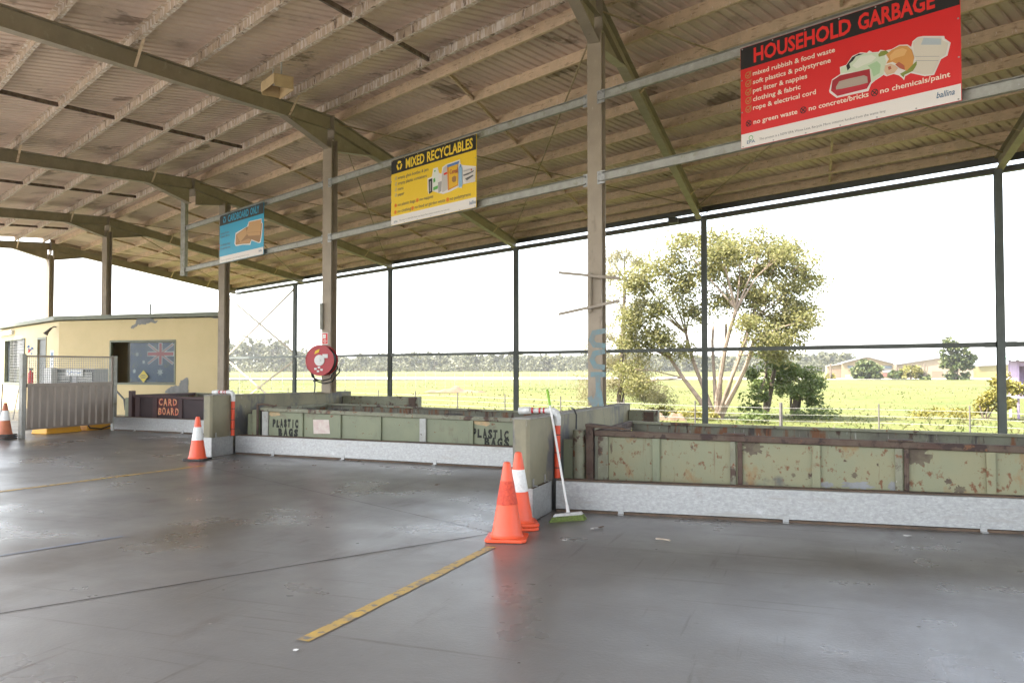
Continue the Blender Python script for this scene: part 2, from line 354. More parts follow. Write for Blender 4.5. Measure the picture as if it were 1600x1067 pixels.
# ------------------------------------------------------------------ THE SHED
shed = thing('open_shed', 'large open sided steel shed with low gable roof over the tipping bays', 'shed', (AX, AY, 0))
def zr(n): return 6.98-.07*n            # rafter centre at ridge
def ze(n): return 5.97-.04*n            # rafter centre at the far eave
SLL = .10
LDL = 13.2
def rz(n, t): return zr(n)-(zr(n)-ze(n))*t/LD if t >= 0 else zr(n)+SLL*t
def rp(n, t, dz=0): p = col(n, t); p.z = rz(n, t)+dz; return p
I = lambda b, h, tf=.014, tw=.01: [(-b/2,-h/2),(b/2,-h/2),(b/2,-h/2+tf),(tw/2,-h/2+tf),(tw/2,h/2-tf),(b/2,h/2-tf),(b/2,h/2),(-b/2,h/2),(-b/2,h/2-tf),(-tw/2,h/2-tf),(-tw/2,-h/2+tf),(-b/2,-h/2+tf)]
CS = lambda b, h, t=.006: [(0,-h/2),(b,-h/2),(b,-h/2+t),(t,-h/2+t),(t,h/2-t),(b,h/2-t),(b,h/2),(0,h/2)]
CSr = lambda b, h, t=.006: [(-x, y) for x, y in CS(b, h, t)]
RD = .30
for n in range(-1, 5):
    g = MB()
    g.ext(rp(n, .0), rp(n, LD+.1), I(.165, RD)); obj('rafter', g, m_raf, shed, world=True)
    g = MB(); g.ext(rp(n, -LDL), rp(n, -.012), I(.165, RD)); obj('rafter', g, m_raf, shed, world=True)
    # haunch plates below the ridge
    for s in (-1, 1):
        a = rp(n, s*.13, -RD/2); b = rp(n, s*1.75, -RD/2); c = rp(n, s*.13, -RD/2-.42)
        g = MB().plate([a-Vector((.005,0,0)), b-Vector((.005,0,0)), c-Vector((.005,0,0))], (1,0,0), .01)
        g.beam(c, b, .165, .014)
        obj('haunch', g, m_raf, shed, world=True)
    # ridge end plate
    g = MB(); c = rp(n, 0); g.box(c.x-.1, c.x+.1, c.y-.011, c.y+.003, c.z-.36, c.z+.17); obj('splice_plate', g, m_raf, shed, world=True)
# columns
def icol(x, y, z0, z1, b, h, m, label=None):
    g = MB(); g.ext((x, y, z0), (x, y, z1), [(q, p) for p, q in [(p, q) for p, q in I(b, h)]], up=(0, 1, 0)) if False else None
    g.ext((x, y, z0), (x, y, z1), I(b, h), up=(0, 1, 0))
    o = obj('column', g, m, shed, world=True)
    if label: o['label'] = label
    return o
for n in range(-1, 5):
    c = col(n)
    if n == 2: continue
    icol(c.x, c.y, 1.02 if n in (0, 1) else 0.004, rz(n, 0)-.36, .215, .25, m_col)
icol(col(2).x, 20.5, ZG, rz(2, 1.4)-.2, .22, .25, m_col)
OD = {-1: -.03, 0: .15, 1: .05, 2: -.05, 3: -.6, 4: -.75}
for n in range(-2, 5):
    c = col(n, LD); dx = OD.get(n, 0); k = dx/DX
    icol(c.x+dx, c.y+k*DY, ZG-.1, rz(n, LD)-RD/2, .15, .16, m_colout)
ocol = lambda n: Vector((col(n).x+OD.get(n,0), col(n).y+LD+OD.get(n,0)/DX*DY, 0))
# purlins
TS = [.30+1.335*k for k in range(9)]
NA, NB = -2.2, 4.03
for k, t in enumerate(TS+[LD-.1]):
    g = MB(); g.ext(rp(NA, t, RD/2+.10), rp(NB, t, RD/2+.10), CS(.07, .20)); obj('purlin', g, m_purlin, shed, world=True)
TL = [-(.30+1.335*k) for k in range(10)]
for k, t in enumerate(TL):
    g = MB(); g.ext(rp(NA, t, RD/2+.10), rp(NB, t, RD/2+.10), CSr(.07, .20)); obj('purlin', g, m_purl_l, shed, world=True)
# bridging at mid bay, one run per bay and slope
for n in range(-2, 4):
    nn = n+.5
    for sgn, T in ((1, TS+[LD-.1]), (-1, TL)):
        g = MB()
        for a, b in zip(T[:-1], T[1:]):
            if sgn > 0: g.ext(rp(nn, a+.09, RD/2+.07), rp(nn, b-.01, RD/2+.07), CS(.045, .075))
            else: g.ext(rp(nn, a-.09, RD/2+.07), rp(nn, b+.01, RD/2+.07), CS(.045, .075))
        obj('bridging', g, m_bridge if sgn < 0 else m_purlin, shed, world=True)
# fly braces
for n in range(-1, 5):
    for t in (TS[2], TS[5], TS[7], TL[1], TL[4], TL[7]):
        for s in (-1, 1):
            if n == 4 and s > 0: continue
            q = rp(n+s*.075, t, RD/2+.02); p = rp(n, t, -RD/2+.02); p.x += -.08*s
            obj('fly_brace', MB().beam(p, q, .045, .006), m_purlin, shed, world=True)
# roof sheets with ribs square to the ridge
def sheet(side):
    g = MB(); pitch = .19; prof = [(0,0),(.075,0),(.095,.03),(.125,.03),(.145,0)]
    tl = LD+.22 if side > 0 else LDL
    a0, a1 = NA*SP, NB*SP+.05
    bmax = tl*PY
    rows = []
    lo = a0-2 if side > 0 else a0-bmax*.52; hi = a1+bmax*.53 if side > 0 else a1
    a = lo
    while a < hi:
        for da, dz in prof:
            aa = a+da
            if side > 0:
                b0 = max(.02, (aa-a1)/.5206); b1 = bmax if aa-a0 > bmax*.52 else max(.02, (aa-a0)/.5206)
            else:
                b0 = .02 if aa >= a0 else 1e9; b0 = .02; b1 = bmax
                if aa > a1: b1 = -1
                if aa < a0: b0 = (a0-aa)/.5206
                # clip far gable end: a <= a1 - .52 b
                b1 = min(b1, (a1-aa)/.5206) if aa > a1-bmax*.5206 else b1
            if b1 <= b0: rows.append(None); continue
            pts = []
            for b in (b0, b1):
                x = AX+aa*DX+side*b*PX; y = AY+aa*DY+side*b*PY
                nn = (x-AX)/(SP*DX); t = y-AY-nn*SP*DY
                pts.append((x, y, rz(nn, t)+RD/2+.204+dz))
            rows.append(pts)
        a += pitch
    last = None
    for r in rows:
        if r is None: last = None; continue
        g.v += r; i = len(g.v)-2
        if last is not None: g.f.append((last, i, i+1, last+1)); g.m.append(0)
        last = i
    return g
obj('roof_sheet', sheet(1), m_roof, shed, world=True)
obj('roof_sheet', sheet(-1), m_roof, shed, world=True)
g = MB(); g.ext(rp(NA, 0, RD/2+.27), rp(NB, 0, RD/2+.27), [(-.3,-.03),(0,0),(.3,-.03),(.3,-.026),(0,.004),(-.3,-.026)]); obj('ridge_cap', g, m_roof, shed, world=True)
g = MB(); g.plate([rp(4.03, .05, RD/2), rp(4.03, LD+.2, RD/2), rp(4.03, LD+.2, RD/2+.205), rp(4.03, .05, RD/2+.205)], (DX, DY, 0), .012); obj('barge_board', g, m_raf, shed, world=True)
# far eave: dark fascia purlin, gap, gutter
m_fas = M('dark_fascia_steel', (.10,.095,.085), (.08,.078,.07), 4, .55)
g = MB(); g.ext(rp(-2.2, LD+.16, .205), rp(NB, LD+.16, .205), CS(.06, .295)); obj('eave_beam', g, m_fas, shed, world=True)
g = MB(); g.ext(rp(-2.2, LD+.36, -.07), rp(NB, LD+.36, -.07), [(-.07,-.06),(.07,-.06),(.07,.07),(.062,.07),(.062,-.052),(-.062,-.052),(-.062,.07),(-.07,.07)]); obj('gutter', g, m_fas, shed, world=True)
# girts between outer columns
for n in range(-2, 4):
    a = ocol(n); b = ocol(n+1); dd = (b-a).normalized()
    a = a+dd*.085; b = b-dd*.085; a.z = b.z = 2.066
    g = MB().beam(a, b, .06, .105); obj('girt', g, m_colout, shed, world=True)
    for q, s in ((a, 1), (b, -1)):
        obj('girt_cleat', MB().beam(q+dd*.0*s, q+dd*.22*s, .075, .12), m_colout, shed, world=True)
# wall bracing between the two last outer columns
a = ocol(3); b = ocol(4)
def br(za, zb, w=.10):
    p = a.copy(); q = b.copy(); p.z = za; q.z = zb; g = MB().beam(p, q, .02, w); obj('wall_brace', g, m_col, shed, world=True)
br(5.5, 2.2); b.y += .05; a.y += .05; br(2.2, 5.5); b.y -= .05; a.y -= .05
br(1.9, -1.0); a.y += .05; b.y += .05; br(-1.0, 1.9)
# roof tie rods
def rod(n0, t0, n1, t1):
    p = rp(n0, t0, RD/2-.06); q = rp(n1, t1, RD/2-.06); g = MB().tube([p, q], .016, 6); obj('tie_rod', g, m_rod, shed, world=True)
for n in (-1, 0, 1, 2, 3):
    rod(n, .3, n+1, LD-.4); rod(n+1, .3, n, LD-.4)
# sign rails
RZ1, RZ2 = 5.56, 4.365
for n in (-1, 0, 1):
    for z in (RZ1, RZ2):
        a = col(n); b = col(n+1); dd = (b-a).normalized(); off = Vector((-.0, -.12, 0))
        e0 = a+dd*.16+off; e1 = (b-dd*.16+off) if n < 1 else (a+dd*(15.76-7.7456+.1)+off)
        if n == 1: e1 = Vector((-17.0, AY+(-17.0-AX)/DX*DY-.12, 0))
        e0.z = e1.z = z
        g = MB().ext(e0, e1, CSr(.06, .13, .005)); obj('sign_rail', g, m_rail, shed, world=True)
        for e, s in ((e0, -1), (e1, 1)):
            if n == 1 and s == 1: continue
            e = e+dd*s*.04
            g = MB(); c0 = e+dd*(-s)*.09; c1 = e+dd*s*.055
            g.beam(c0+Vector((-.006,-.012,0)), c1+Vector((-.006,-.012,0)), .008, .19)
            for q in (-.05, .05):
                for e2 in (.25, .8):
                    pc = c0+(c1-c0)*e2+Vector((-.006,-.02,q)); g.tube([pc, pc+Vector((-.008,-.014,0))], .014, 8)
            obj('rail_cleat', g, m_galv, shed, world=True)
g = MB(); c = Vector((-17.0, 19.04, 0)); g.box(c.x-.075, c.x+.075, c.y-.01, c.y+.12, 4.2, 6.68); obj('hanging_post', g, m_rail, shed, world=True)

# ------------------------------------------------------------------ SIGNS
SW, SH = 2.55, 1.26
def sign(name, t_right, label, bandm):
    A0 = (AX, AY-.235); p, d = None, None
    r = Vector((A0[0]+DX*t_right, A0[1]+DY*t_right, 0)); l = r+Vector((DX, DY, 0))*SW
    o = thing(name, label, 'sign', (l.x, l.y, 4.30), math.atan2(-DY, -DX))
    g = MB().box(0, SW, 0, .012, 0, SH); obj('panel', g, bandm, o, bv=.002)
    g = MB().box(.004, SW-.004, -.0015, -.0005, .004, .175); obj('footer_strip', g, s_wht, o)
    g = MB().box(.004, SW-.004, -.0015, -.0005, SH*.785, SH-.004); obj('heading_band', g, s_blk, o)
    g = MB()
    for i in range(7):
        for z in (.02, SH-.02): g.tube([(.03+i*(SW-.06)/6, -.001, z), (.03+i*(SW-.06)/6, -.006, z)], .009, 8)
    for z in (.45, .85):
        for x in (.02, SW-.02): g.tube([(x, -.001, z), (x, -.006, z)], .009, 8)
    obj('screw', g, m_frame, o)
    inv = wmat(o).inverted()
    def uv(px, py):
        q, t = at_line(px, py, A0, (DX, DY)); q = inv @ q
        return q.x, q.z
    return o, uv
def art(o, name, uv, region, polys):
    ox, oy, k = region; i = 0
    for mat_, pts in polys:
        q = [uv(ox+x/k, oy+y/k) for x, y in pts]
        g = MB(); y = -.0022-.0006*i; i += 1
        bm_v = [(a, y, b) for a, b in q]
        g.poly(bm_v); obj(name, tri(g), mat_, o)
def tri(g):
    me = bpy.data.meshes.new('x'); me.from_pydata(g.v, [], g.f); bm = bmesh.new(); bm.from_mesh(me); bmesh.ops.triangulate(bm, faces=bm.faces, ngon_method='EAR_CLIP')
    r = MB(); r.v = [tuple(v.co) for v in bm.verts]; bm.verts.index_update(); r.f = [tuple(v.index for v in f.verts) for f in bm.faces]; r.m = [0]*len(r.f); bm.free(); bpy.data.meshes.remove(me); return r
def line(o, body, u0, u1, v, cap, m, bold=.012, shear=0, name='lettering', y=-.003):
    g = MB(); text_into(g, body, u0*SW, u1*SW, v*SH, cap*SH, y, bold, shear); return obj(name, g, m, o)
def recycle(o, cx, cz, r, m):
    g = MB()
    for k in range(3):
        a = PI/2+k*2*PI/3
        ring(g, cx, cz, r*.55, r, -.003, 6, a-.85, a+.35)
        t = a+.35; p = (cx+r*.775*math.cos(t), cz+r*.775*math.sin(t)); dx, dz = -math.sin(t), math.cos(t); nx_, nz_ = math.cos(t), math.sin(t)
        g.poly([(p[0]-nx_*r*.42, -.003, p[1]-nz_*r*.42), (p[0]+nx_*r*.42, -.003, p[1]+nz_*r*.42), (p[0]+dx*r*.5, -.003, p[1]+dz*r*.5)])
    obj('recycling_symbol', g, m, o)
def tick(o, u, v, r, m, m2=None):
    g = MB(); cx, cz = u*SW, v*SH
    ring(g, cx, cz, r*.78, r, -.003); stroke(g, [(cx-r*.45, cz+r*.05), (cx-r*.05, cz-r*.4), (cx+r*1.0, cz+r*.95)], r*.24, -.0036); obj('tick_mark', g, m, o)
def cross(o, u, v, r, m):
    g = MB(); cx, cz = u*SW, v*SH
    ring(g, cx, cz, r*.78, r, -.003); stroke(g, [(cx-r*.6, cz-r*.6), (cx+r*.6, cz+r*.6)], r*.28, -.0036); stroke(g, [(cx-r*.6, cz+r*.6), (cx+r*.6, cz-r*.6)], r*.28, -.0042); obj('cross_mark', g, m, o)

red, uv = sign('garbage_sign', -5.02, 'red and black HOUSEHOLD GARBAGE sign on the rails right of the graffiti column', s_red)
line(red, 'HOUSEHOLD', .074, .555, .824, .138, s_hotr, .03); line(red, 'GARBAGE', .585, .905, .824, .138, s_hotr, .03)
for i, (b_, u1) in enumerate([('mixed rubbish & food waste', .48), ('soft plastics & polystyrene', .46), ('pet litter & nappies', .347), ('clothing & fabric', .314), ('rope & electrical cord', .388)]):
    v = .716-.0845*i; line(red, b_, .068, u1, v-.022, .045, s_txt, .016); tick(red, .043, v-.003, .042, s_gold)
v = .225
line(red, 'no green waste', .07, .297, v-.01, .045, s_txt, .016); line(red, 'no concrete/bricks', .353, .628, v-.01, .045, s_txt, .016); line(red, 'no chemicals/paint', .678, .959, v-.01, .045, s_txt, .016)
for u in (.043, .326, .654): cross(red, u, v+.01, .04, s_blk)
line(red, 'EPA', .033, .077, .035, .032, s_navy, .01); line(red, 'This project is a NSW EPA Waste Less, Recycle More initiative funded from the waste levy', .1, .70, .045, .022, s_dk, .0)
line(red, 'ballina', .905, .975, .062, .05, s_navy, .012, .25, 'logo')
g = MB(); ring(g, .055*SW, .088*SH, .022, .03, -.003, 16); ob = obj('logo', g, s_grn, red)
art(red, 'picture', uv, (1270, 40, 6.957), [
 (s_wht, [(295,455),(365,430),(430,335),(520,295),(590,300),(615,275),(650,295),(715,290),(735,268),(790,275),(860,260),(940,215),(1030,210),(1070,235),(1085,175),(1140,130),(1200,118),(1430,118),(1435,145),(1500,190),(1465,330),(1395,370),(1320,540),(1220,555),(1110,530),(1065,520),(1005,555),(993,598),(970,570),(935,545),(880,530),(800,555),(770,540),(735,565),(680,600),(635,640),(605,715),(260,790),(185,735),(178,715),(210,590),(300,530)]),
 (s_mint, [(310,460),(375,440),(440,345),(520,310),(640,300),(715,300),(780,330),(800,400),(785,460),(770,530),(640,620),(630,480),(300,525)]),
 (flat('print_pale_mint', (.66,.68,.56)), [(430,440),(520,340),(640,320),(690,350),(640,400),(560,430),(480,470)]),
 (flat('print_green_mint', (.36,.52,.30)), [(600,440),(700,390),(740,430),(730,520),(660,560),(640,480)]),
 (s_blk, [(365,440),(430,350),(500,310),(560,310),(470,340),(440,385),(400,420),(410,460),(380,495)]),
 (s_dred, [(215,600),(300,545),(620,475),(635,610),(590,690),(270,770),(200,710)]),
 (s_lit, [(255,670),(290,610),(400,580),(560,545),(595,560),(600,625),(400,680),(255,700)]),
 (flat('print_tray_front', (.45,.015,.03)), [(215,690),(255,705),(600,630),(590,690),(270,770),(200,712)]),
 (s_let, [(715,320),(740,285),(800,275),(830,300),(780,330),(720,345)]),
 (s_let, [(1005,500),(1100,420),(1140,380),(1130,440),(1090,500),(1000,540),(990,570),(950,530)]),
 (s_bun, [(800,320),(860,270),(950,225),(1030,225),(1080,270),(1105,350),(1090,430),(1020,500),(960,440),(870,400),(800,420),(830,370)]),
 (flat('print_bun_light', (.68,.38,.14)), [(840,330),(900,270),(980,250),(1030,270),(1000,330),(900,360),(850,390)]),
 (flat('print_chicken', (.62,.42,.27)), [(790,440),(850,420),(900,440),(930,470),(890,520),(810,545),(780,500)]),
 (s_meat, [(900,430),(940,400),(1000,440),(1005,490),(950,470)]),
 (s_meat, [(820,455),(850,445),(860,475),(830,490)]),
 (s_nap, [(1090,190),(1150,140),(1400,135),(1420,170),(1480,195),(1450,325),(1390,360),(1310,530),(1220,540),(1090,510),(1140,420),(1110,330)]),
 (s_nb, [(1210,140),(1400,150),(1400,215),(1180,215)]),
 (s_gry, [(1120,340),(1380,338),(1380,344),(1120,346)]), (s_gry, [(1120,385),(1370,385),(1370,391),(1120,391)])])

yel, uv = sign('recyclables_sign', 2.65, 'yellow and black MIXED RECYCLABLES sign on the rails between two columns', s_yel)
def ux(uv, ox, k, x, y=0, oy=0): return uv(ox+x/k, oy+y/k)[0]/SW
Y = lambda x: ux(uv, 600, 6.669, x)
recycle(yel, Y(168)*SW, SH*.892, .088, s_hd)
line(yel, 'MIXED', Y(235), Y(428), .822, .138, s_hd, .028); line(yel, 'RECYCLABLES', Y(455), Y(928), .822, .138, s_hd, .028)
for b_, x1, y in [('empty glass bottles & jars',470,.685),('empty plastic containers',452,.60),('cans',212,.515),('paper',222,.43)]:
    line(yel, b_, Y(155), Y(x1), y, .048, s_dk, .006); tick(yel, Y(133), y+.022, .036, s_gry)
for y, L_ in ((.275, [('no plastic bags',155,335),('no nappies',380,520)]), (.175, [('no clothing',153,290),('no food or garden waste',330,645),('no polystyrene',693,908)])):
    for b_, x0, x1 in L_:
        line(yel, b_, Y(x0), Y(x1), y, .048, s_dk, .006); cross(yel, Y(x0-24), y+.02, .037, s_hotr)
line(yel, 'ballina', Y(893), Y(960), .055, .05, s_navy, .012, .25, 'logo'); line(yel, 'EPA', Y(115), Y(152), .035, .028, s_navy, .006)
line(yel, 'This project is a NSW EPA Waste Less, Recycle More initiative funded from the waste levy', Y(170), Y(690), .045, .022, s_dk, 0)
art(yel, 'picture', uv, (600, 200, 6.669), [
 (s_wht, [(455,530),(500,510),(515,425),(560,410),(575,470),(600,480),(610,410),(650,380),(680,370),(790,330),(800,375),(820,390),(960,400),(950,560),(860,580),(820,590),(810,630),(775,620),(690,665),(620,690),(570,680),(510,660),(465,690),(455,650)]),
 (s_blk, [(465,540),(505,525),(505,670),(470,690)]), (s_gry, [(478,560),(490,555),(490,660),(478,665)]),
 (flat('print_milk', (.66,.68,.6)), [(515,500),(520,440),(560,425),(570,490),(565,630),(515,655)]), (s_grn, [(515,620),(565,600),(562,635),(515,655)]), (s_grn, [(515,535),(535,520),(538,560),(518,575)]), (s_grn, [(525,445),(540,440),(540,455),(525,462)]),
 (s_gry, [(565,570),(605,555),(600,660),(570,680)]),
 (flat('print_bottle_grey', (.50,.46,.42)), [(605,500),(620,420),(655,395),(660,480),(670,640),(610,675)]), (s_hotr, [(625,475),(660,460),(663,480),(628,495)]),
 (s_org, [(660,400),(775,360),(775,600),(670,655)]), (flat('print_box_front', (.70,.40,.015)), [(680,410),(772,378),(772,592),(684,636)]), (s_pb, [(660,390),(790,345),(780,375),(665,415)]),
 (s_tan2, [(712,520),(735,500),(758,510),(755,555),(730,570),(712,555)]),
 (s_lb, [(780,420),(800,385),(820,420),(820,610),(785,625)]), (s_pb, [(793,385),(806,380),(806,410),(793,414)]),
 (flat('print_paper', (.60,.55,.50)), [(825,440),(955,410),(945,560),(860,575),(825,520)]), (s_dk, [(830,490),(900,465),(945,440),(935,460),(880,490),(835,505)]), (s_dk, [(850,530),(930,490),(940,500),(870,550)]), (s_gry, [(835,450),(920,425),(920,432),(835,460)]), (s_meat, [(910,430),(925,425),(925,445),(910,450)])])
ga = uv(600+692/6.669, 200+487/6.669); gb = uv(600+775/6.669, 200+450/6.669)
g = MB(); text_into(g, 'Cereal', ga[0], gb[0], ga[1], .085, -.016, .02); obj('lettering', g, s_meat, yel)

blu, uv = sign('cardboard_sign', 10.62, 'blue and black CARDBOARD ONLY sign, the farthest of the hanging signs', s_blu)
B = lambda x: ux(uv, 330, 8.89, x)
recycle(blu, B(218)*SW, SH*.89, .085, s_blu)
line(blu, 'CARDBOARD', B(265), B(550), .828, .135, s_blu, .025); line(blu, 'ONLY', B(572), B(695), .828, .135, s_blu, .025)
line(blu, 'empty boxes', B(170), B(285), .60, .045, s_dk, .005); line(blu, 'clean fibre', B(170), B(288), .53, .045, s_dk, .005)
line(blu, 'no plastic bags', B(168), B(300), .36, .045, s_dk, .005); line(blu, 'no polystyrene', B(168), B(300), .285, .045, s_dk, .005)
for v in (.38, .305): cross(blu, B(152), v, .035, s_meat)
line(blu, 'ballina', B(693), B(735), .06, .045, s_navy, .012, .25, 'logo'); line(blu, 'This project is a NSW EPA Waste Less, Recycle More initiative funded from the waste levy', B(175), B(560), .045, .02, s_dk, 0)
art(blu, 'picture', uv, (330, 300, 8.89), [
 (s_wht, [(340,570),(500,480),(525,410),(700,370),(705,430),(718,435),(705,600),(690,700),(665,712),(560,675),(545,735),(440,735),(345,755),(325,720)]),
 (s_tan2, [(350,590),(490,490),(690,430),(708,440),(695,600),(680,690),(660,700),(560,660),(535,715),(440,722),(345,735),(338,715)]),
 (s_tan, [(530,420),(695,385),(690,550),(490,565),(515,490)]), (s_tan, [(352,600),(485,500),(495,590),(405,700)]), (flat('print_mid_tan', (.42,.22,.08)), [(345,610),(350,600),(390,690),(340,715)]), (s_tan, [(490,570),(680,555),(680,600),(520,612)]), (flat('print_tan_floor', (.46,.25,.10)), [(420,690),(520,650),(550,660),(535,705),(350,725)])])

# ------------------------------------------------------------------ BULKHEADS, KICK PLATES
def bulkhead(label, xl, xr, y0, y1, z0, z1, cover_y, lug=None):
    o = thing('bulkhead_wall', label, 'wall', ((xl+xr)/2, y0, 0), 0, 'low walls between the tipping bays')
    ch = .035
    g = MB()
    prof = [(xl, y0+ch), (xl+ch, y0), (xr-ch, y0), (xr, y0+ch), (xr, y1), (xl, y1)]
    b = [(x, y, -1.3) for x, y in prof]; t = [(x, y, z0+(z1-z0)*(y-y0)/(y1-y0)) for x, y in prof]
    k = len(prof)
    g.add(b+t, [tuple(range(k-1, -1, -1)), tuple(range(k, 2*k))]+[(i, (i+1) % k, (i+1) % k+k, i+k) for i in range(k)])
    obj('wall', g, m_wall, o, world=True, bv=.008)
    g = MB(); g.hexa([(xl-.004,y0+.03,z0+.001),(xr+.004,y0+.03,z0+.001),(xr+.004,y1,z1+.001),(xl-.004,y1,z1+.001)], [(xl-.004,y0+.03,z0+.014),(xr+.004,y0+.03,z0+.014),(xr+.004,y1,z1+.014),(xl-.004,y1,z1+.014)]); obj('coping', g, m_walltop, o, world=True)
    e = .055
    g = MB()
    g.box(xl-e, xr+e, y0-e, y0-e+.004, .008, .345); g.box(xr+e-.004, xr+e, y0-e+.004, cover_y, .008, .34); g.box(xl-e, xl-e+.004, y0-e+.004, cover_y, .008, .34)
    obj('end_cover', g, m_galv, o, world=True)
    g = MB(); g.box(xl-e+.005, xr+e-.005, y0-e+.006, y0-.001, .0, .335); g.box(xr+.001, xr+e-.006, y0+.0, cover_y, .0, .332); g.box(xl-e+.006, xl-.001, y0+.0, cover_y, .0, .332); obj('ledge', g, m_ledge, o, world=True)
    g = MB()
    for y in (y0+.10, y0+.5): g.box(xr+.002, xr+.012, y, y+.03, .30, .42); g.box(xr+.012, xr+.05, y, y+.03, .345, .353)
    obj('cover_bracket', g, m_galv, o, world=True)
    return o
bulkhead('stained olive concrete wall end behind the two orange cones, with a broom leaning beside it', -2.95, -2.755, 8.12, 13.2, 1.045, .985, 8.72)
bulkhead('olive concrete wall end behind the white banded cone, below the hose reel column', -10.15, -9.955, 11.9, 16.6, 1.075, 1.01, 12.42)
def endbeam(label, x0, x1, y, z0, z1):
    o = thing('steel_end_beam', label, 'beam', (x0, y, z0), 0)
    g = MB().box(x0, x1, y, y+.18, z0, z1); g2 = obj('beam', g, m_rail_g, o, world=True, bv=.006)
    g = MB().box(x1-.22, x1-.06, y-.02, y-.002, z0+.02, z1-.02); g.lathe([(.035,0),(.035,.006),(.02,.006)], 12, (0,0,0)) if False else None
    obj('lug', g, m_rail_r, o, world=True)
endbeam('short green steel beam at the far end of the wall right of the graffiti column', -2.74, -2.28, 13.0, .62, .90)
endbeam('long green steel beam beyond the wall under the hose reel', -9.93, -8.05, 16.2, .70, .93)

def kick(label, fx, x0, x1, zt, clips):
    y0 = fx(x0); rz_ = math.atan2(fx(x1)-y0, x1-x0); L_ = math.hypot(x1-x0, fx(x1)-y0)
    o = thing('kick_plate', label, 'guard plate', (x0, y0, 0), rz_, 'galvanised kick plates along the bays')
    g = MB().box(0, L_, 0, .004, .035, .335); g.box(0, L_, .004, .06, .331, .335); obj('plate', g, m_galv, o, bv=.002)
    g = MB().box(0, L_, .012, .11, .0, .026); obj('sill', g, m_ledge, o)
    g = MB().box(0, L_, .05, .17, .336, .348); obj('ledge', g, m_ledge, o)
    for c in clips:
        g = MB(); g.box(c-.03, c+.03, -.008, -.001, .004, .085); g.box(c-.03, c+.03, -.05, -.0085, .004, .012)
        obj('clip', g, m_galv, o)
cl = lambda pxs, fx, x0, y: [at_y(p, y, fx(0))[0]-x0 for p in pxs]
kick('long galvanised kick plate in front of the rusty green skip at the right', p0, -2.66, 3.75, .335, [at_y(p, 800, 8.95).x+2.66 for p in (975, 1229, 1542)]+[5.5])
kick('galvanised kick plate in front of the green skip marked PLASTIC BAGS', p1, -9.88, -3.02, .31, [at_y(p, 715, 12.3).x+9.88 for p in (421, 536, 685)])
kick('short galvanised kick plate in front of the maroon skip marked CARD BOARD', p2, -16.38, -10.22, .36, [at_y(p, 675, 15.8).x+16.38 for p in (205, 288)])

# ------------------------------------------------------------------ SKIP BINS
def skip(label, x0, x1, y, slope, depth, zl, zrr, zbk, ribs, mp, mr, mi, style):
    rot = math.atan(slope); L_ = (x1-x0)/math.cos(rot)
    o = thing('skip_bin', label, 'skip bin', (x0, y, 0), rot, 'open steel skip bins standing in the bays')
    zt = lambda x: zl+(zrr-zl)*x/L_
    zb = -1.2
    def slab(xa, xb, ya, yb, za, off, mi_=0, gg=None):     # box whose top follows the tilted rim
        gg.hexa([(xa,ya,za),(xb,ya,za),(xb,yb,za),(xa,yb,za)], [(xa,ya,zt(xa)+off),(xb,ya,zt(xb)+off),(xb,yb,zt(xb)+off),(xa,yb,zt(xa)+off)])
    r = .07
    g = MB(); slab(.05, L_-.05, .045, .051, zb, -r, gg=g); obj('front_panel', g, mp, o)
    db = zbk
    g = MB(); slab(.06, L_-.06, depth-.01, depth-.004, zb, db-.005, gg=g); obj('back_panel', g, mi, o)
    for xa in (.045, L_-.051):
        g = MB(); g.hexa([(xa,.052,zb),(xa+.006,.052,zb),(xa+.006,depth-.011,zb),(xa,depth-.011,zb)], [(xa,.052,zt(xa)-.02),(xa+.006,.052,zt(xa)-.02),(xa+.006,depth-.011,zt(xa)+db-.02),(xa,depth-.011,zt(xa)+db-.02)]); obj('side_panel', g, mi, o)
    g = MB().box(.052, L_-.052, .052, depth-.011, zb, zb+.01); obj('bin_floor', g, mi, o)
    # rims
    g = MB(); g.hexa([(0,0,zt(0)-r),(L_,0,zt(L_)-r),(L_,.085,zt(L_)-r),(0,.085,zt(0)-r)], [(0,0,zt(0)),(L_,0,zt(L_)),(L_,.085,zt(L_)),(0,.085,zt(0))]); obj('front_rim', g, mr, o, bv=.012)
    g = MB(); a = db; r2 = .035; g.hexa([(0,depth-.05,zt(0)+a-r2),(L_,depth-.05,zt(L_)+a-r2),(L_,depth+.03,zt(L_)+a-r2),(0,depth+.03,zt(0)+a-r2)], [(0,depth-.05,zt(0)+a),(L_,depth-.05,zt(L_)+a),(L_,depth+.03,zt(L_)+a),(0,depth+.03,zt(0)+a)]); obj('back_rim', g, m_rail_g, o, bv=.006)
    for xa in (0, L_-.08):
        g = MB(); g.hexa([(xa,.086,zt(xa)-r),(xa+.08,.086,zt(xa)-r),(xa+.08,depth-.051,zt(xa)+a-r),(xa,depth-.051,zt(xa)+a-r)], [(xa,.086,zt(xa)),(xa+.08,.086,zt(xa)),(xa+.08,depth-.051,zt(xa)+a),(xa,depth-.051,zt(xa)+a)]); obj('side_rim', g, mr, o, bv=.01)
    for x, w, m in ribs:
        x -= x0
        g = MB(); slab(x-w/2, x+w/2, .012, .0445, zb, -r-.001, gg=g); obj('rib', g, m, o, bv=.006)
    return o, zt
bb = lambda px, y: at_y(px, 690, y).x
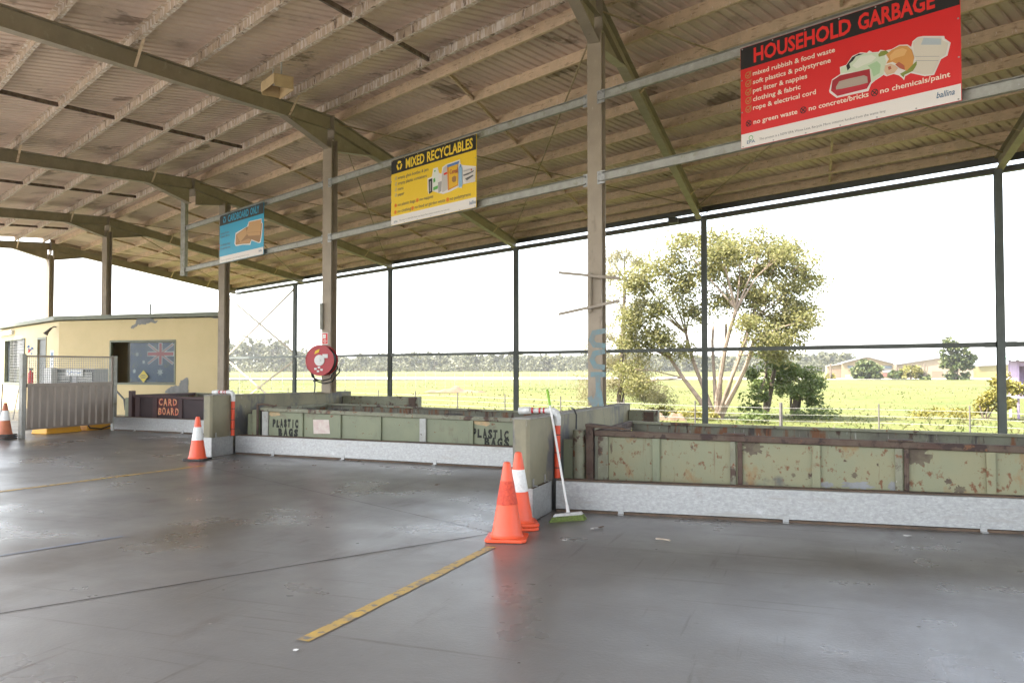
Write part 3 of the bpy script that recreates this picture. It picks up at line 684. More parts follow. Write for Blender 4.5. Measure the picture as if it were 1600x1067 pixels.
b0, zt0 = skip('rusty olive green open skip behind the long kick plate at the right', -2.36, 3.7, 9.28, .0, 1.85, .865, .80, -.01,
   [(-2.26,.12,m_rail_g),(bb(1025,9.3),.085,m_bin),(bb(1145,9.3),.06,m_rail_g),(bb(1156,9.3),.05,m_rail_r),(bb(1275,9.3),.085,m_binr),(bb(1404,9.3),.07,m_rail_g),(bb(1416,9.3),.045,m_rail_r),(bb(1548,9.3),.085,m_binr),(2.45,.08,m_binr),(3.3,.08,m_binr)], m_binr, m_rail_r, m_inner, 0)
for x in (bb(1150,9.3), bb(1410,9.3)):
    g = MB().box(x+2.36-.14, x+2.36+.10, -.02, .10, zt0(x+2.36)+.002, zt0(x+2.36)+.018); obj('hinge_pad', g, m_rail_r, b0, bv=.004)
m_soot = M('dark_rust_smear', (.085,.062,.045), (.15,.125,.08), 7, .8, layers=[((.17,.075,.035), 10, .6, .68)])
m_bare = M('bare_grey_steel', (.24,.245,.25), (.18,.18,.17), 9, .5)
def smear(parent, cx, cz, w, h, m, y, seed):
    r = random.Random(seed); pts = []
    for i in range(40):
        a = 2*PI*i/40; k = r.uniform(.55, 1.1); pts.append((cx+w/2*k*math.cos(a), y, cz+h/2*k*math.sin(a)))
    obj('worn_patch', tri(MB().poly(pts)), m, parent)
for px_, py_, w_, h_, m_, sd_ in ((1176,700,.24,.2,m_soot,1),(1432,712,.28,.24,m_soot,2),(1168,692,.12,.1,m_soot,3),(1340,758,.34,.09,m_bare,4),(1290,757,.16,.07,m_bare,5),(1395,760,.1,.12,m_bare,6),(1240,742,.05,.06,m_soot,7),(1335,742,.07,.07,m_soot,8),(1482,752,.08,.07,m_soot,9),(1500,765,.12,.09,m_soot,10),(955,700,.03,.14,m_soot,11)):
    q_ = at_y(px_, py_, 9.325); smear(b0, q_.x+2.36, q_.z, w_, h_, m_, .0443-.0003*sd_*.3, sd_)
# corner post, latch and catch plate of the right skip
g = MB(); g.box(-.10, -.012, -.01, .09, -1.1, .93); obj('corner_post', g, m_rail_r, b0, bv=.012)
g = MB(); g.tube([(-.19,.05,-.9),(-.19,.05,.86)], .075, 14); obj('hinge_post', g, m_rail_g, b0, smooth=True)
g = MB(); g.box(-.40,-.27,.10,.12,-.9,.74); obj('side_plate', g, m_bin, b0)
g = MB(); g.hexa([(-.10,-.03,.90),(.42,-.01,.872),(.42,.16,.872),(-.10,.16,.90)], [(-.10,-.03,.935),(.42,-.01,.885),(.42,.16,.885),(-.10,.16,.935)]); obj('latch_plate', g, m_rail_r, b0, bv=.006)
b1, zt1 = skip('green open skip with PLASTIC BAGS sprayed in black on its side', -9.5, -3.75, 12.66, -.02, 2.1, .845, .745, -.01,
   [(-9.4,.13,m_ribw),(bb(467,12.6),.08,m_bin),(bb(527,12.6),.085,m_bin),(bb(591,12.6),.08,m_bin),(bb(660,12.6),.12,m_ribw),(bb(736,12.6),.085,m_bin),(-4.35,.08,m_bin)], m_bin, m_rail_g, m_inner, 1)
g = MB().box(-.16,-.03,-.02,.06,-.9,.80); g.box(-.30,-.2,.03,.05,-.9,.72); obj('corner_post', g, m_bin, b1, bv=.01)
g = MB(); g.tube([(-.03,-.03,-.5),(-.03,-.03,.9)], .022, 8); g.tube([(-.03,-.03,.9),(.06,.0,.905),(.3,.02,.875),(.34,.04,.89)], .016, 8); obj('latch_bar', g, m_rail_r, b1, smooth=True)
rr = random.Random(5)
for x, w in ((1.45,.28),(1.75,.12),(3.75,.3),(5.0,.25)):
    g = MB(); g.tube([(x+w*i/6, .03+.02*rr.uniform(-1,1), zt1(x)+.012+.012*rr.random()) for i in range(7)], .012, 6); obj('rim_debris', g, m_black, b1)
# writing on the green skip
def sprayed(parent, body, x0, x1, base, cap, m=m_spray, y=.042, bold=.062, slope=0, seed=1):
    r = random.Random(seed); g = MB(); n_ = len(body); w = (x1-x0)/n_
    for i, ch in enumerate(body):
        if ch == ' ': continue
        ww = w*.82 if ch != 'I' else w*.3
        jx = r.uniform(-.02, .02)*w; jz = r.uniform(-.06, .06)*cap
        text_into(g, ch, x0+i*w+jx+(w-ww)/2, x0+i*w+jx+(w+ww)/2, base+jz+slope*(i*w), cap*r.uniform(.92, 1.06), y-.0004*i, bold, r.uniform(-.08, .12))
    return obj('lettering', g, m, parent)
X1 = lambda px: at_y(px, 690, 12.62).x+9.5
Z1 = lambda px, py: at_y(px, py, 12.6).z
sprayed(b1, 'PLASTIC', X1(421), X1(463), Z1(440,667), .125, seed=3, bold=.085); sprayed(b1, 'BAGS', X1(430), X1(463), Z1(445,681), .125, seed=4, bold=.085)
sprayed(b1, 'PLASTIC', X1(737), X1(796), Z1(765,684), .135, seed=5); sprayed(b1, 'BAGS', X1(756), X1(797), Z1(775,697), .13, seed=6)
def blotch(parent, cx, cz, w, h, m, y, seed):
    r = random.Random(seed); pts = []
    for i in range(18):
        a = 2*PI*i/18; k = r.uniform(.7, 1.1); pts.append((cx+w/2*k*math.cos(a), y, cz+h/2*k*math.sin(a)))
    g = MB().poly(pts); return obj('paint_patch', tri(g), m, parent)
blotch(b1, X1(424), Z1(424,646), .28, .12, m_peach, .0430, 3); blotch(b1, X1(752), Z1(752,659), .34, .15, m_peach, .0430, 4)
ntc = M('faded_paper', (.62,.55,.48), (.55,.42,.38), 12, .8)
g = MB().plate([(X1(486),.0435,Z1(486,656)), (X1(511),.0435,Z1(511,656)), (X1(513),.0435,Z1(513,678)), (X1(487),.0435,Z1(487,678))], (0,-1,0), .003); tag(obj('paper_notice', MB().add([(v[0]-9.5, v[1]+12.66-.02*(v[0]), v[2]) for v in g.v], g.f), ntc), 'faded white paper notice stuck on the green skip', 'notice')
b2, zt2 = skip('maroon open skip with CARD BOARD painted in red beside the cream hut', -16.05, -10.6, 16.28, -.05, 2.1, .885, .80, -.01,
   [(-15.9,.15,m_brown),(at_y(239,640,16.2).x,.14,m_brown),(at_y(281,640,16.2).x,.12,m_brown),(-12.1,.12,m_brown)], m_brownd, m_brown, m_inner, 2)
g = MB().box(-.12,.0,-.02,.1,-1,.98); obj('corner_post', g, m_brown, b2, bv=.01); g = MB().box(-.26,-.14,.0,.12,-1,.8); obj('end_post', g, m_bin, b2, bv=.01)
X2 = lambda px: at_y(px, 640, 16.2).x+16.05
Z2 = lambda px, py: at_y(px, py, 16.2).z
g = MB().box(X2(243)-.06, X2(278)+.02, .036, .0375, .40, .80); obj('paint_patch', g, M('red_paint_patch', (.10,.018,.018), (.055,.022,.022), 9, .7), b2)
m_cb = M('orange_red_brush_paint', (.62,.14,.08), (.66,.42,.20), 16, .7)
sprayed(b2, 'CARD', X2(244), X2(275), .63, .17, m_cb, .034, .03, 0, 8); sprayed(b2, 'BOARD', X2(243), X2(278), .405, .17, m_cb, .034, .03, 0, 9)

# ------------------------------------------------------------------ CONES
def cone(label, x, y, z=0, rot=0, H=.72, band='white', body=m_cone, base=m_cone, group='traffic cones on the floor', tilt=0):
    o = thing('traffic_cone', label, 'traffic cone', (x, y, z), rot, group)
    zb = .035
    g = MB(); a = .19
    pr = [(-a,-a+.04),(-a+.04,-a),(a-.04,-a),(a,-a+.04),(a,a-.04),(a-.04,a),(-a+.04,a),(-a,a-.04)]
    g.plate([(px,py,0.004) for px,py in pr], (0,0,1), zb-.004); obj('base', g, base, o, bv=.008)
    R = lambda z: .142+(.033-.142)*(z-zb)/(H-zb)
    z1, z2 = H*.46, H*.76
    g = MB(); g.lathe([(R(zb)+.018,zb),(R(zb)+.006,zb+.016),(R(zb),zb+.03),(R(z1),z1),(R(z2),z2),(R(H-.02),H-.02),(R(H)-.004,H-.004),(R(H)-.014,H),(.012,H),(.012,H-.1)], 40); obj('cone_body', g, body, o, smooth=True)
    if band:
        g = MB(); g.lathe([(R(z1)+.0005,z1),(R(z1)+.003,z1+.004),(R(z2)+.003,z2-.004),(R(z2)+.0005,z2)], 40)
        obj('collar', g, m_conew if band == 'white' else m_coneb, o, smooth=True)
    return o
cone('orange traffic cone with scuffed red band, in front of another at the wall end', -2.66, 7.20, 0, .25, .715, 'red')
cone('lowest orange traffic cone of the nested pair beside the broom wall, only its base showing', -2.74, 7.74, 0, .42, .70, None)
cone('upper orange traffic cone with white band nested behind the red banded one', -2.74, 7.74, .036, .46, .715, 'white')
cone('orange traffic cone with white band at the wall end below the hose reel', -9.86, 11.45, 0, .2, .74, 'white', m_cone, m_black)
for k in range(3):
    cone(['bottom faded orange cone of the stack left of the steel fence, base showing', 'middle faded orange cone of the stack left of the steel fence, base showing', 'top faded orange cone with white band on the stack left of the steel fence'][k], -16.62, 13.25, .04*k, .2*k, .72, 'white' if k == 2 else None, m_cone_old, m_black)

# ------------------------------------------------------------------ BROOM
bp_ = at_z(888, 806, .03); bt = at_y(855, 608, 9.0)
o = thing('broom', 'white handled broom with lime green head leaning on the concrete wall', 'broom', (-2.44, 8.47, 0), 0)
hd = at_z(886, 803, .07); a = Vector((-2.56, 8.40, 0)); 
ha = at_z(864, 808, .05); hb = at_z(911, 804, .05)
g = MB().hexa([(p.x, p.y-.03, .055) for p in (ha, hb)]+[(hb.x, hb.y+.035, .055), (ha.x, ha.y+.035, .055)], [(ha.x+.02, ha.y-.015, .085), (hb.x-.02, hb.y-.015, .085), (hb.x-.02, hb.y+.02, .085), (ha.x+.02, ha.y+.02, .085)]); obj('broom_head', g, m_pvc, o, world=True, bv=.006)
g = MB().hexa([(ha.x-.03, ha.y-.055, .002), (hb.x+.03, hb.y-.055, .002), (hb.x+.03, hb.y+.055, .002), (ha.x-.03, ha.y+.055, .002)], [(ha.x, ha.y-.03, .054), (hb.x, hb.y-.03, .054), (hb.x, hb.y+.035, .054), (ha.x, ha.y+.035, .054)]); obj('bristles', g, m_bristle, o, world=True)
hm = (ha+hb)/2; hm.z = .085
top = at_x(855, 608, -2.74)
d_ = (top-hm)
g = MB().tube([hm, hm+d_*.06], [.021, .016], 12); g.tube([hm+d_*.06, hm+d_*.86], .0125, 12); obj('handle', g, m_white, o, world=True, smooth=True)
g = MB().tube([hm+d_*.86, hm+d_*.985, hm+d_], [.015, .0155, .009], 12); obj('grip', g, m_broomg, o, world=True, smooth=True)

# ------------------------------------------------------------------ ORANGE PIPES WITH WHITE ELBOWS
def pipe(label, xr, y, zt, x_el):
    o = thing('drain_pipe', label, 'pipe', (xr, y, 0), 0)
    x = xr+.045
    g = MB().tube([(x, y, .34), (x, y, zt-.09)], .034, 16); obj('pipe', g, m_orange, o, world=True, smooth=True)
    for z in (.45, .62, .82): obj('joint_ring', MB().tube([(x, y, z), (x, y, z+.012)], .036, 16), m_black, o, world=True)
    ze_ = zt+.055
    arc = [(x, y, zt-.11), (x, y, zt-.02), (x-.015, y, ze_-.02), (x-.05, y, ze_), (x-.12, y, ze_)]
    g = MB().tube(arc, [.04, .04, .04, .038, .038], 14); obj('elbow', g, m_pvc, o, world=True, smooth=True)
    g = MB().tube([(x-.12, y, ze_), (xr-.36, y+.02, ze_-.005)], .03, 14); g.tube([(xr-.28, y+.015, ze_), (xr-.42, y+.03, ze_-.01)], .042, 14); obj('connector', g, m_pvc, o, world=True, smooth=True)
    g = MB()
    for q in (.10, .15, .24): g.tube([(xr-q, y+.005, ze_), (xr-q-.022, y+.005, ze_)], .0335, 14)
    obj('red_band', g, m_red, o, world=True, smooth=True)
pipe('orange drain pipe with white elbow running down the concrete wall behind the broom', -2.755, 8.98, 1.04, 0)
pipe('orange drain pipe with white elbow down the wall end beside the hose reel bay', -9.955, 12.42, 1.07, 0)
g = MB(); c0 = [(-2.85, 10.2, 1.02), (-2.85, 10.2, 1.045), (-2.83, 10.0, 1.075), (-2.76, 9.86, 1.07), (-2.725, 9.84, 1.0), (-2.725, 9.83, .8)]
g.tube(c0, .01, 8); g.tube([(-2.722, 9.83, .81), (-2.722, 9.83, .70)], .022, 8); tag(obj('power_cable', g, m_hose, smooth=True), 'black cable looped over the concrete wall top near the graffiti column', 'cable')

# ------------------------------------------------------------------ COLUMN FITTINGS
cA = col(0); cB = col(1)
fy = cA.y-.125
# blue graffiti on the column
g = MB(); yy = fy-.004
def gpt(px, py): q = at_y(px, py, yy); return (q.x, q.z)
for pts in ([(944,517),(928,520),(924,531),(929,539),(944,540)], [(943,549),(929,552),(925,562),(930,572),(943,574)], [(925,585),(944,585)], [(934,586),(935,612)], [(922,622),(929,634),(935,612)], [(936,612),(940,634)]):
    stroke(g, [gpt(*p) for p in pts], .075, yy)
    yy -= .0016
obj('graffiti', g, m_graf, shed, world=True)
def stick(label, a, b):
    y = fy-.10
    p = at_y(*a, y+.03); q = at_y(*b, y-.03); g = MB().beam(p, q, .018, .042); o = obj('timber_batten', g, m_timber, bv=.002)
    tag(o, label, 'batten')
stick('upper weathered timber batten fixed across the graffiti column', (873, 426), (968, 435)); stick('lower weathered timber batten fixed across the graffiti column', (873, 491), (968, 470))
p = at_y(921, 426, fy-.05); q = at_y(921, 488, fy-.05); g = MB().tube([p, q], .032, 12); tag(obj('steel_pipe', g, m_col, smooth=True), 'short upright brown pipe held between two battens on the graffiti column', 'pipe')
p = at_y(502, 474, cB.y-.16); q = at_y(502, 515, cB.y-.16); g = MB().tube([p, q], .04, 12); tag(obj('steel_pipe', g, m_rail, smooth=True), 'short upright grey pipe on the column above the hose reel', 'pipe')
p = at_y(508, 529, cB.y-.128); g = MB().box(p.x-.075, p.x+.075, p.y-.004, p.y, p.z-.13, p.z+.13)
o = thing('fire_sign', 'small red and white fire hose sign on the column above the reel', 'sign', (p.x, p.y, p.z)); obj('plate', g, m_white, o, world=True)
g = MB(); y = p.y-.0055
g.box(p.x-.065, p.x+.065, y, y+.001, p.z-.115, p.z+.115); obj('red_field', g, s_red, o, world=True)
g = MB().box(p.x-.05, p.x+.02, y-.0015, y-.0008, p.z+.0, p.z+.09); ring(g, p.x, p.z-.055, .022, .035, y-.001, 16); obj('symbol', g, s_wht, o, world=True)
# hose reel
c = at_y(503, 563, cB.y-.34)
o = thing('hose_reel', 'red fire hose reel with black hose mounted on the column below a small fire sign', 'hose reel', (c.x, c.y, c.z), .12)
def disc(g, r0, r1, y0, y1, n=40):
    vs = []
    for r, y in ((r0, y0), (r1, y0), (r1, y1), (r0, y1)):
        vs += [(r*math.cos(2*PI*k/n), y, r*math.sin(2*PI*k/n)) for k in range(n)]
    fs = []
    for i in range(4):
        for k in range(n): fs.append((i*n+k, i*n+(k+1) % n, ((i+1) % 4)*n+(k+1) % n, ((i+1) % 4)*n+k))
    return g.add(vs, fs)
g = MB(); disc(g, .06, .325, -.105, -.095); disc(g, .315, .325, -.113, -.095); obj('front_disc', g, m_red, o)
g = MB(); disc(g, .06, .325, .095, .105); obj('back_disc', g, m_red, o)
g = MB(); disc(g, .005, .115, -.125, -.106); disc(g, .005, .03, -.14, -.126)
for k in range(6): a = k*PI/3; g.box(.09*math.cos(a)-.01, .09*math.cos(a)+.01, -.13, -.1255, .09*math.sin(a)-.01, .09*math.sin(a)+.01)
g.box(.07, .19, -.122, -.107, .05, .13); obj('hub', g, m_white, o)
g = MB()
for k in range(9):
    r = .13+.017*k; yy = -.08+.02*(k % 8)
    g.tube([(r*1.04*math.cos(2*PI*i/40), yy+.0, r*1.04*math.sin(2*PI*i/40)) for i in range(41)], .012, 6)
for yy in (-.07, -.03, .02, .06): g.tube([(.29*math.cos(2*PI*i/40), yy, .29*math.sin(2*PI*i/40)) for i in range(41)], .013, 6)
hang = []
for i in range(25):
    a = -.2-2.74*i/24; hang.append((.345*math.cos(a)+.02, -.02+.05*math.sin(i), .40*math.sin(a)-.03))
g.tube(hang, .014, 8); g.tube([(p_[0]+.03, p_[1]+.05, p_[2]-.06) for p_ in hang], .014, 8)
g.tube([(-.27,.0,-.14),(-.22,0,-.3),(-.165,0,-.42),(-.155,0,-.55),(-.18,0,-.8)], .014, 8); g.tube([(-.165,0,-.40),(-.165,0,-.46)], .024, 8); g.tube([(-.20,0,-.43),(-.10,0,-.44)], .014, 8)
obj('hose', g, m_hose, o, smooth=True)
g = MB().box(.055,.115,-.1065,-.106,0,0) if False else MB()
g.poly([(-.12,-.1135,.13),(-.02,-.1135,.17),(.0,-.1135,.24),(-.10,-.1135,.20)]); obj('yellow_label', g, s_yel, o)
g = MB()
for x, z in ((-.12,-.2),(-.06,-.25),(.02,-.22),(-.04,-.17)): g.box(x, x+.055, -.1145, -.1135, z, z+.04)
obj('paper_label', g, m_white, o)
g = MB().beam((0,.1,0),(0,.24,0),.06,.06,up=(1,0,0)); g.box(-.09,.09,.20,.213,-.2,.2); obj('bracket', g, m_red, o)
# ceiling box
p = at_z(433, 126, 6.42)
o = thing('light_housing', 'tan box shaped light housing hanging below the roof purlins', 'light fitting', tuple(p), math.atan2(-DY, -DX)-.1)
m_box = M('dusty_tan_enclosure', (.46,.33,.17), (.38,.27,.14), 6, .7, layers=[((.2,.13,.07), 12, .66, .74)])
g = MB(); g.box(-.3,.3,-.17,.17,.0,.012); g.box(-.3,.3,-.17,-.155,-.16,-.001); g.box(-.3,.3,.155,.17,-.22,-.001); g.box(-.3,-.285,-.154,.154,-.2,-.001); g.box(.285,.3,-.154,.154,-.2,-.001); obj('enclosure', g, m_box, o, bv=.004)
g = MB().box(-.12,.12,-.1,.1,-.06,-.002); obj('lamp_glass', g, m_pvc, o); g = MB().box(-.2,-.17,-.01,.01,.012,.25); g.box(.17,.2,-.01,.01,.012,.25); obj('hanger', g, m_rail, o)
p, _ = at_line(1052, 346, (col(0, LD).x, col(0, LD).y), (DX, DY))
o = thing('flood_light', 'small dark floodlight hanging under the far eave', 'floodlight', (p.x, p.y, p.z))
g = MB().box(-.14,.14,-.12,.1,-.06,.1); obj('housing', g, m_fas, o, bv=.02); g = MB().beam((.1,0,.06),(.7,0,.12),.05,.04); g.beam((.7,0,.1),(1.0,.05,.22),.03,.03); obj('arm', g, m_fas, o)

# ------------------------------------------------------------------ HUT
hut = thing('gatehouse_hut', 'cream painted site hut with flaking paint and a wide window beside the maroon skip', 'hut', (-20, 21.2, 0))
HZ = 3.13; YH = 21.2; KH = YH/19.3
def hx(x): return x*KH
def hz(z): return 1.6+(z-1.6)*KH
cor = Vector((hx(-21.98), YH, 0)); lend = cor+Vector((DX, DY, 0))*9.4
def wallquad(g, a, b, z0, z1, n, t): g.plate([(a[0],a[1],z0),(b[0],b[1],z0),(b[0],b[1],z1),(a[0],a[1],z1)], n, t)
wx0, wx1, wz0, wz1 = hx(-19.93), hx(-17.44), hz(1.05), hz(2.37)
g = MB(); xr_ = hx(-15.8)
for x0, x1, z0, z1 in ((cor.x, wx0, -.0, HZ), (wx1, xr_, -1.2, HZ), (wx0, wx1, 0, wz0), (wx0, wx1, wz1, HZ)): g.box(x0, x1, YH, YH+.12, z0+.003, z1)
obj('wall', g, m_hut, hut, world=True)
nl = Vector((-DY, DX, 0))*-1; nl = Vector((PX, PY, 0))

T0, T1, Z0_, Z1_ = 4.75, 8.18, hz(.95), hz(2.58); dr = (1.70, 2.80, .0, hz(2.48))
g = MB()
def lw(t): return cor+Vector((DX, DY, 0))*t
for t0, t1, z0, z1 in ((0.002, dr[0], 0, HZ), (dr[0], dr[1], dr[3], HZ), (dr[1], T0, 0, HZ), (T0, T1, 0, Z0_), (T0, T1, Z1_, HZ), (T1, 9.4, 0, HZ)):
    a, b_ = lw(t0), lw(t1); wallquad(g, a, b_, z0-.0+.003, z1, nl, .12)
obj('wall', g, m_hut, hut, world=True)
g = MB(); e = lend+nl*1.4
wallquad(g, lend, e, 0.003, HZ, (DX, DY, 0), -.12); wallquad(g, (xr_-.12, YH+.13), (xr_-1.45, YH+1.5), -1.2, HZ, (-.75,-.66,0), .1); g.box(hx(-21.98)-.3, xr_-1.6, YH+1.4, YH+1.5, -1.2, HZ); q0 = lw(.3)+nl*1.4; q1 = lend+nl*1.4; wallquad(g, q0, q1, 0, HZ, nl, .1)
obj('wall', g, m_hut, hut, world=True)
g = MB(); rp_ = [(xr_+.05, YH-.18), (cor.x-.05, YH-.18), tuple((lw(9.6)-nl*.2)[:2]), tuple((lw(9.6)+nl*1.55)[:2]), (cor.x+.4, YH+1.6), (xr_-1.5, YH+1.6)]
rz_h = lambda x: 3.03+.012*0
g.plate([(x, y, HZ+.03) for x, y in rp_], (0,0,1), .13); obj('roof', g, m_trim, hut, world=True)
# flaking patches
def patch(pts, px=True):
    rj = random.Random(len(pts)); p2_ = []
    for (xa, ya_), (xb, yb_) in zip(pts, pts[1:]+pts[:1]):
        for i in range(5): p2_.append((xa+(xb-xa)*i/5+rj.uniform(-1.1,1.1), ya_+(yb_-ya_)*i/5+rj.uniform(-1.1,1.1)))
    q = [at_y(x, y, YH-.008) for x, y in p2_]; g = MB().poly([tuple(v) for v in q]); obj('flaked_patch', tri(g), m_hutg, hut, world=True)
k = 3.68
cv = lambda L_: [(x/k, 430+y/k) for x, y in L_]
patch(cv([(750,300),(780,275),(790,250),(840,245),(880,250),(890,265),(912,260),(895,278),(865,268),(830,285),(795,285),(765,308)]))
patch(cv([(950,665),(985,640),(1030,632),(1040,605),(1075,588),(1088,610),(1080,640),(1085,675),(950,680)]))
patch(cv([(960,245),(1005,240),(985,250)])); patch(cv([(1130,235),(1250,243),(1250,247),(1140,240)]))
# front window
win = obj('window', MB().box(wx0, wx1, YH-.015, YH+.06, wz0, wz0+.06).box(wx0, wx1, YH-.015, YH+.06, wz1-.06, wz1).box(wx0, wx0+.06, YH-.015, YH+.06, wz0+.06, wz1-.06).box(wx1-.06, wx1, YH-.015, YH+.06, wz0+.06, wz1-.06), m_trim, hut, world=True)
g = MB()
for x in map(hx, (-19.40, -19.26, -18.78, -18.08)): g.box(x-.022, x+.022, YH-.01, YH+.045, wz0+.06, wz1-.06)
obj('mullion', g, m_trim, win)
g = MB(); g.box(wx0+.06, wx1-.06, YH+.10, YH+.11, wz0+.06, wz1-.06); obj('pane', g, m_glass, win)
# things in the window: flag and yellow diamond
m_fb = M('flag_blue', (.025,.042,.10), (.045,.06,.105), 4, .5, layers=[((.075,.08,.075), 5, .56, .62), ((.20,.21,.19), 13, .64, .68)]); m_fw = M('flag_white', (.42,.42,.42), (.28,.29,.3), 5, .6); m_fr = flat('flag_red', (.26,.02,.03))
m_fd = M('window_reflection_grime', (.10,.12,.12), (.05,.065,.08), 5, .3)
o = thing('flag', 'blue flag with union cross and white stars hung across the hut window', 'flag', (hx(-18.2), YH+.09, 1.1))
fx0, fx1 = hx(-19.22), wx1-.07
g = MB().box(fx0, fx1, YH+.085, YH+.09, hz(1.12), hz(2.30)); obj('cloth', g, m_fb, o, world=True)
ux0, ux1, uz0, uz1 = hx(-18.52), hx(-17.62), hz(1.68), hz(2.24)
g = MB(); y = YH+.082
wc = lambda a, b_, w_, yy: stroke(g, [a, b_], w_, yy)
wc((ux0,uz0),(ux1,uz1),.09,y); wc((ux0,uz1),(ux1,uz0),.09,y-.001); wc((ux0,(uz0+uz1)/2),(ux1,(uz0+uz1)/2),.17,y-.002); wc(((ux0+ux1)/2,uz0),((ux0+ux1)/2,uz1),.17,y-.003)
obj('white_cross', g, m_fw, o, world=True)
g = MB(); wc((ux0,uz0),(ux1,uz1),.03,y-.004); wc((ux0,uz1),(ux1,uz0),.03,y-.005); wc((ux0,(uz0+uz1)/2),(ux1,(uz0+uz1)/2),.10,y-.006); wc(((ux0+ux1)/2,uz0),((ux0+ux1)/2,uz1),.10,y-.007); obj('red_cross', g, m_fr, o, world=True)
for sx, sz, r in ((-18.08,1.42,.14),(-18.95,1.95,.09),(-19.05,1.45,.09),(-18.7,1.72,.08),(-18.85,1.28,.09)):
    g = MB(); pts = []
    for i in range(14): rr_ = r if i % 2 == 0 else r*.45; pts.append((hx(sx)+rr_*math.sin(i*PI/7), y-.001, hz(sz)+rr_*math.cos(i*PI/7)))
    g.poly(pts); obj('star', tri(g), m_fw, o, world=True)
c = at_y(224, 588, YH+.03)
o = thing('diamond_sign', 'yellow diamond shaped warning sign in the hut window', 'sign', tuple(c)); r = .20
g = MB().plate([(0,0,-r),(r,0,0),(0,0,r),(-r,0,0)], (0,1,0), .005); obj('plate', g, s_yel, o)
g = MB()
for z, w_ in ((.05,.09),(0,.14),(-.05,.1)): g.box(-w_, w_, -.003, -.001, z-.012, z+.012)
obj('printed_lines', g, s_dk, o)
m_clear = bpy.data.materials.new('thin_window_glass'); m_clear.use_nodes = True
_N = m_clear.node_tree.nodes; _L = m_clear.node_tree.links; _N.remove(_N['Principled BSDF'])
_t = _N.new('ShaderNodeBsdfTransparent'); _t.inputs[0].default_value = (.9,.93,.93,1); _g = _N.new('ShaderNodeBsdfGlossy'); _g.inputs['Roughness'].default_value = .06; _m = _N.new('ShaderNodeMixShader'); _m.inputs[0].default_value = .012
_L.new(_t.outputs[0], _m.inputs[1]); _L.new(_g.outputs[0], _m.inputs[2]); _L.new(_m.outputs[0], _N['Material Output'].inputs[0])
g = MB().box(hx(-19.26)+.024, wx1-.062, YH+.01, YH+.014, wz0+.062, wz1-.062); obj('sliding_pane', g, m_clear, hut, world=True)
# side window, door, fittings on the hut
def lbox(g, t0, t1, o0, o1, z0, z1):
    a = lw(t0)-nl*o1; b_ = lw(t1)-nl*o1; c_ = lw(t1)-nl*o0; d__ = lw(t0)-nl*o0
    g.hexa([(v.x,v.y,z0) for v in (b_,a,d__,c_)], [(v.x,v.y,z1) for v in (b_,a,d__,c_)])
g = MB(); lbox(g, T0, T1, -.08, .03, Z0_, Z0_+.05); lbox(g, T0, T1, -.08, .03, Z1_-.05, Z1_)
for ta, tb in ((T0, T0+.06), (T1-.06, T1), (T1-1.1, T1-1.05)): lbox(g, ta, tb, -.08, .03, Z0_+.05, Z1_-.05)
w2 = obj('window', g, m_trim, hut, world=True); g = MB(); lbox(g, T0+.06, T1-.06, -.10, -.09, Z0_+.05, Z1_-.05); ob = obj('pane', g, m_glass, w2, world=True)
g = MB()
for i in range(24): lbox(g, T0+.02+.1*i, T0+.03+.1*i, .031, .036, Z0_+.05, Z1_)
for i in range(15): lbox(g, T0+.02, T0+2.35, .0365, .04, Z0_+.05+.11*i, Z0_+.058+.11*i)
ob = obj('screen', g, m_frame, w2, world=True)
g = MB(); lbox(g, dr[0], dr[1], -.08, -.04, .02, dr[3]); d1 = obj('door', g, flat('dark_door', (.06,.06,.055)), hut, world=True)
g = MB(); lbox(g, dr[0]-.08, dr[0], -.02, .02, 0.01, dr[3]+.08); lbox(g, dr[1], dr[1]+.08, -.02, .02, 0.01, dr[3]+.08); lbox(g, dr[0], dr[1], -.02, .02, dr[3], dr[3]+.08); ob = obj('frame', g, m_trim, d1, world=True)
g = MB(); lbox(g, .6, 1.05, .0, .012, 1.55, 2.15); tag(obj('notice_board', g, m_white), 'white notice with dark lettering on the hut wall beside the door', 'notice')
g = MB(); lbox(g, .66, .99, .0125, .015, 1.88, 2.08); lbox(g, .7, .95, .0125, .015, 1.65, 1.70); lbox(g, .7, .95, .0125, .015, 1.75, 1.79); o_ = obj('printed_lines', g, s_navy, [x for x in C.objects if x.name == 'notice_board'][0])
g = MB(); lbox(g, 6.6, 9.0, .0, .12, 2.86, 3.04); tag(obj('wall_light', g, m_pvc, bv=.02), 'long cream light batten on the hut wall under the roof edge', 'wall light')
p = lw(.35)-nl*.16
o = thing('spot_light', 'small dark spotlight on the hut corner under the roof', 'spotlight', (p.x, p.y, 2.9))
g = MB().tube([(0,0,0),(-.05,-.1,-.12),(-.08,-.16,-.22)], [.035,.05,.085], 14); obj('lamp_head', g, m_fas, o, smooth=True); g = MB().tube([(0,0,0),(.02,.08,.05),(.05,.16,.05)], .02, 8); obj('arm', g, m_fas, o)
p = at_y(235, 484, YH+.6); g = MB().tube([(p.x,p.y,HZ+.16),(p.x,p.y,HZ+.56)], .02, 8)
for i in range(5): g.tube([(p.x-.04,p.y,HZ+.25+.06*i),(p.x+.04,p.y,HZ+.26+.06*i)], .012, 6)
tag(obj('roof_aerial', g, m_fas), 'small dark aerial standing on the hut roof', 'aerial')
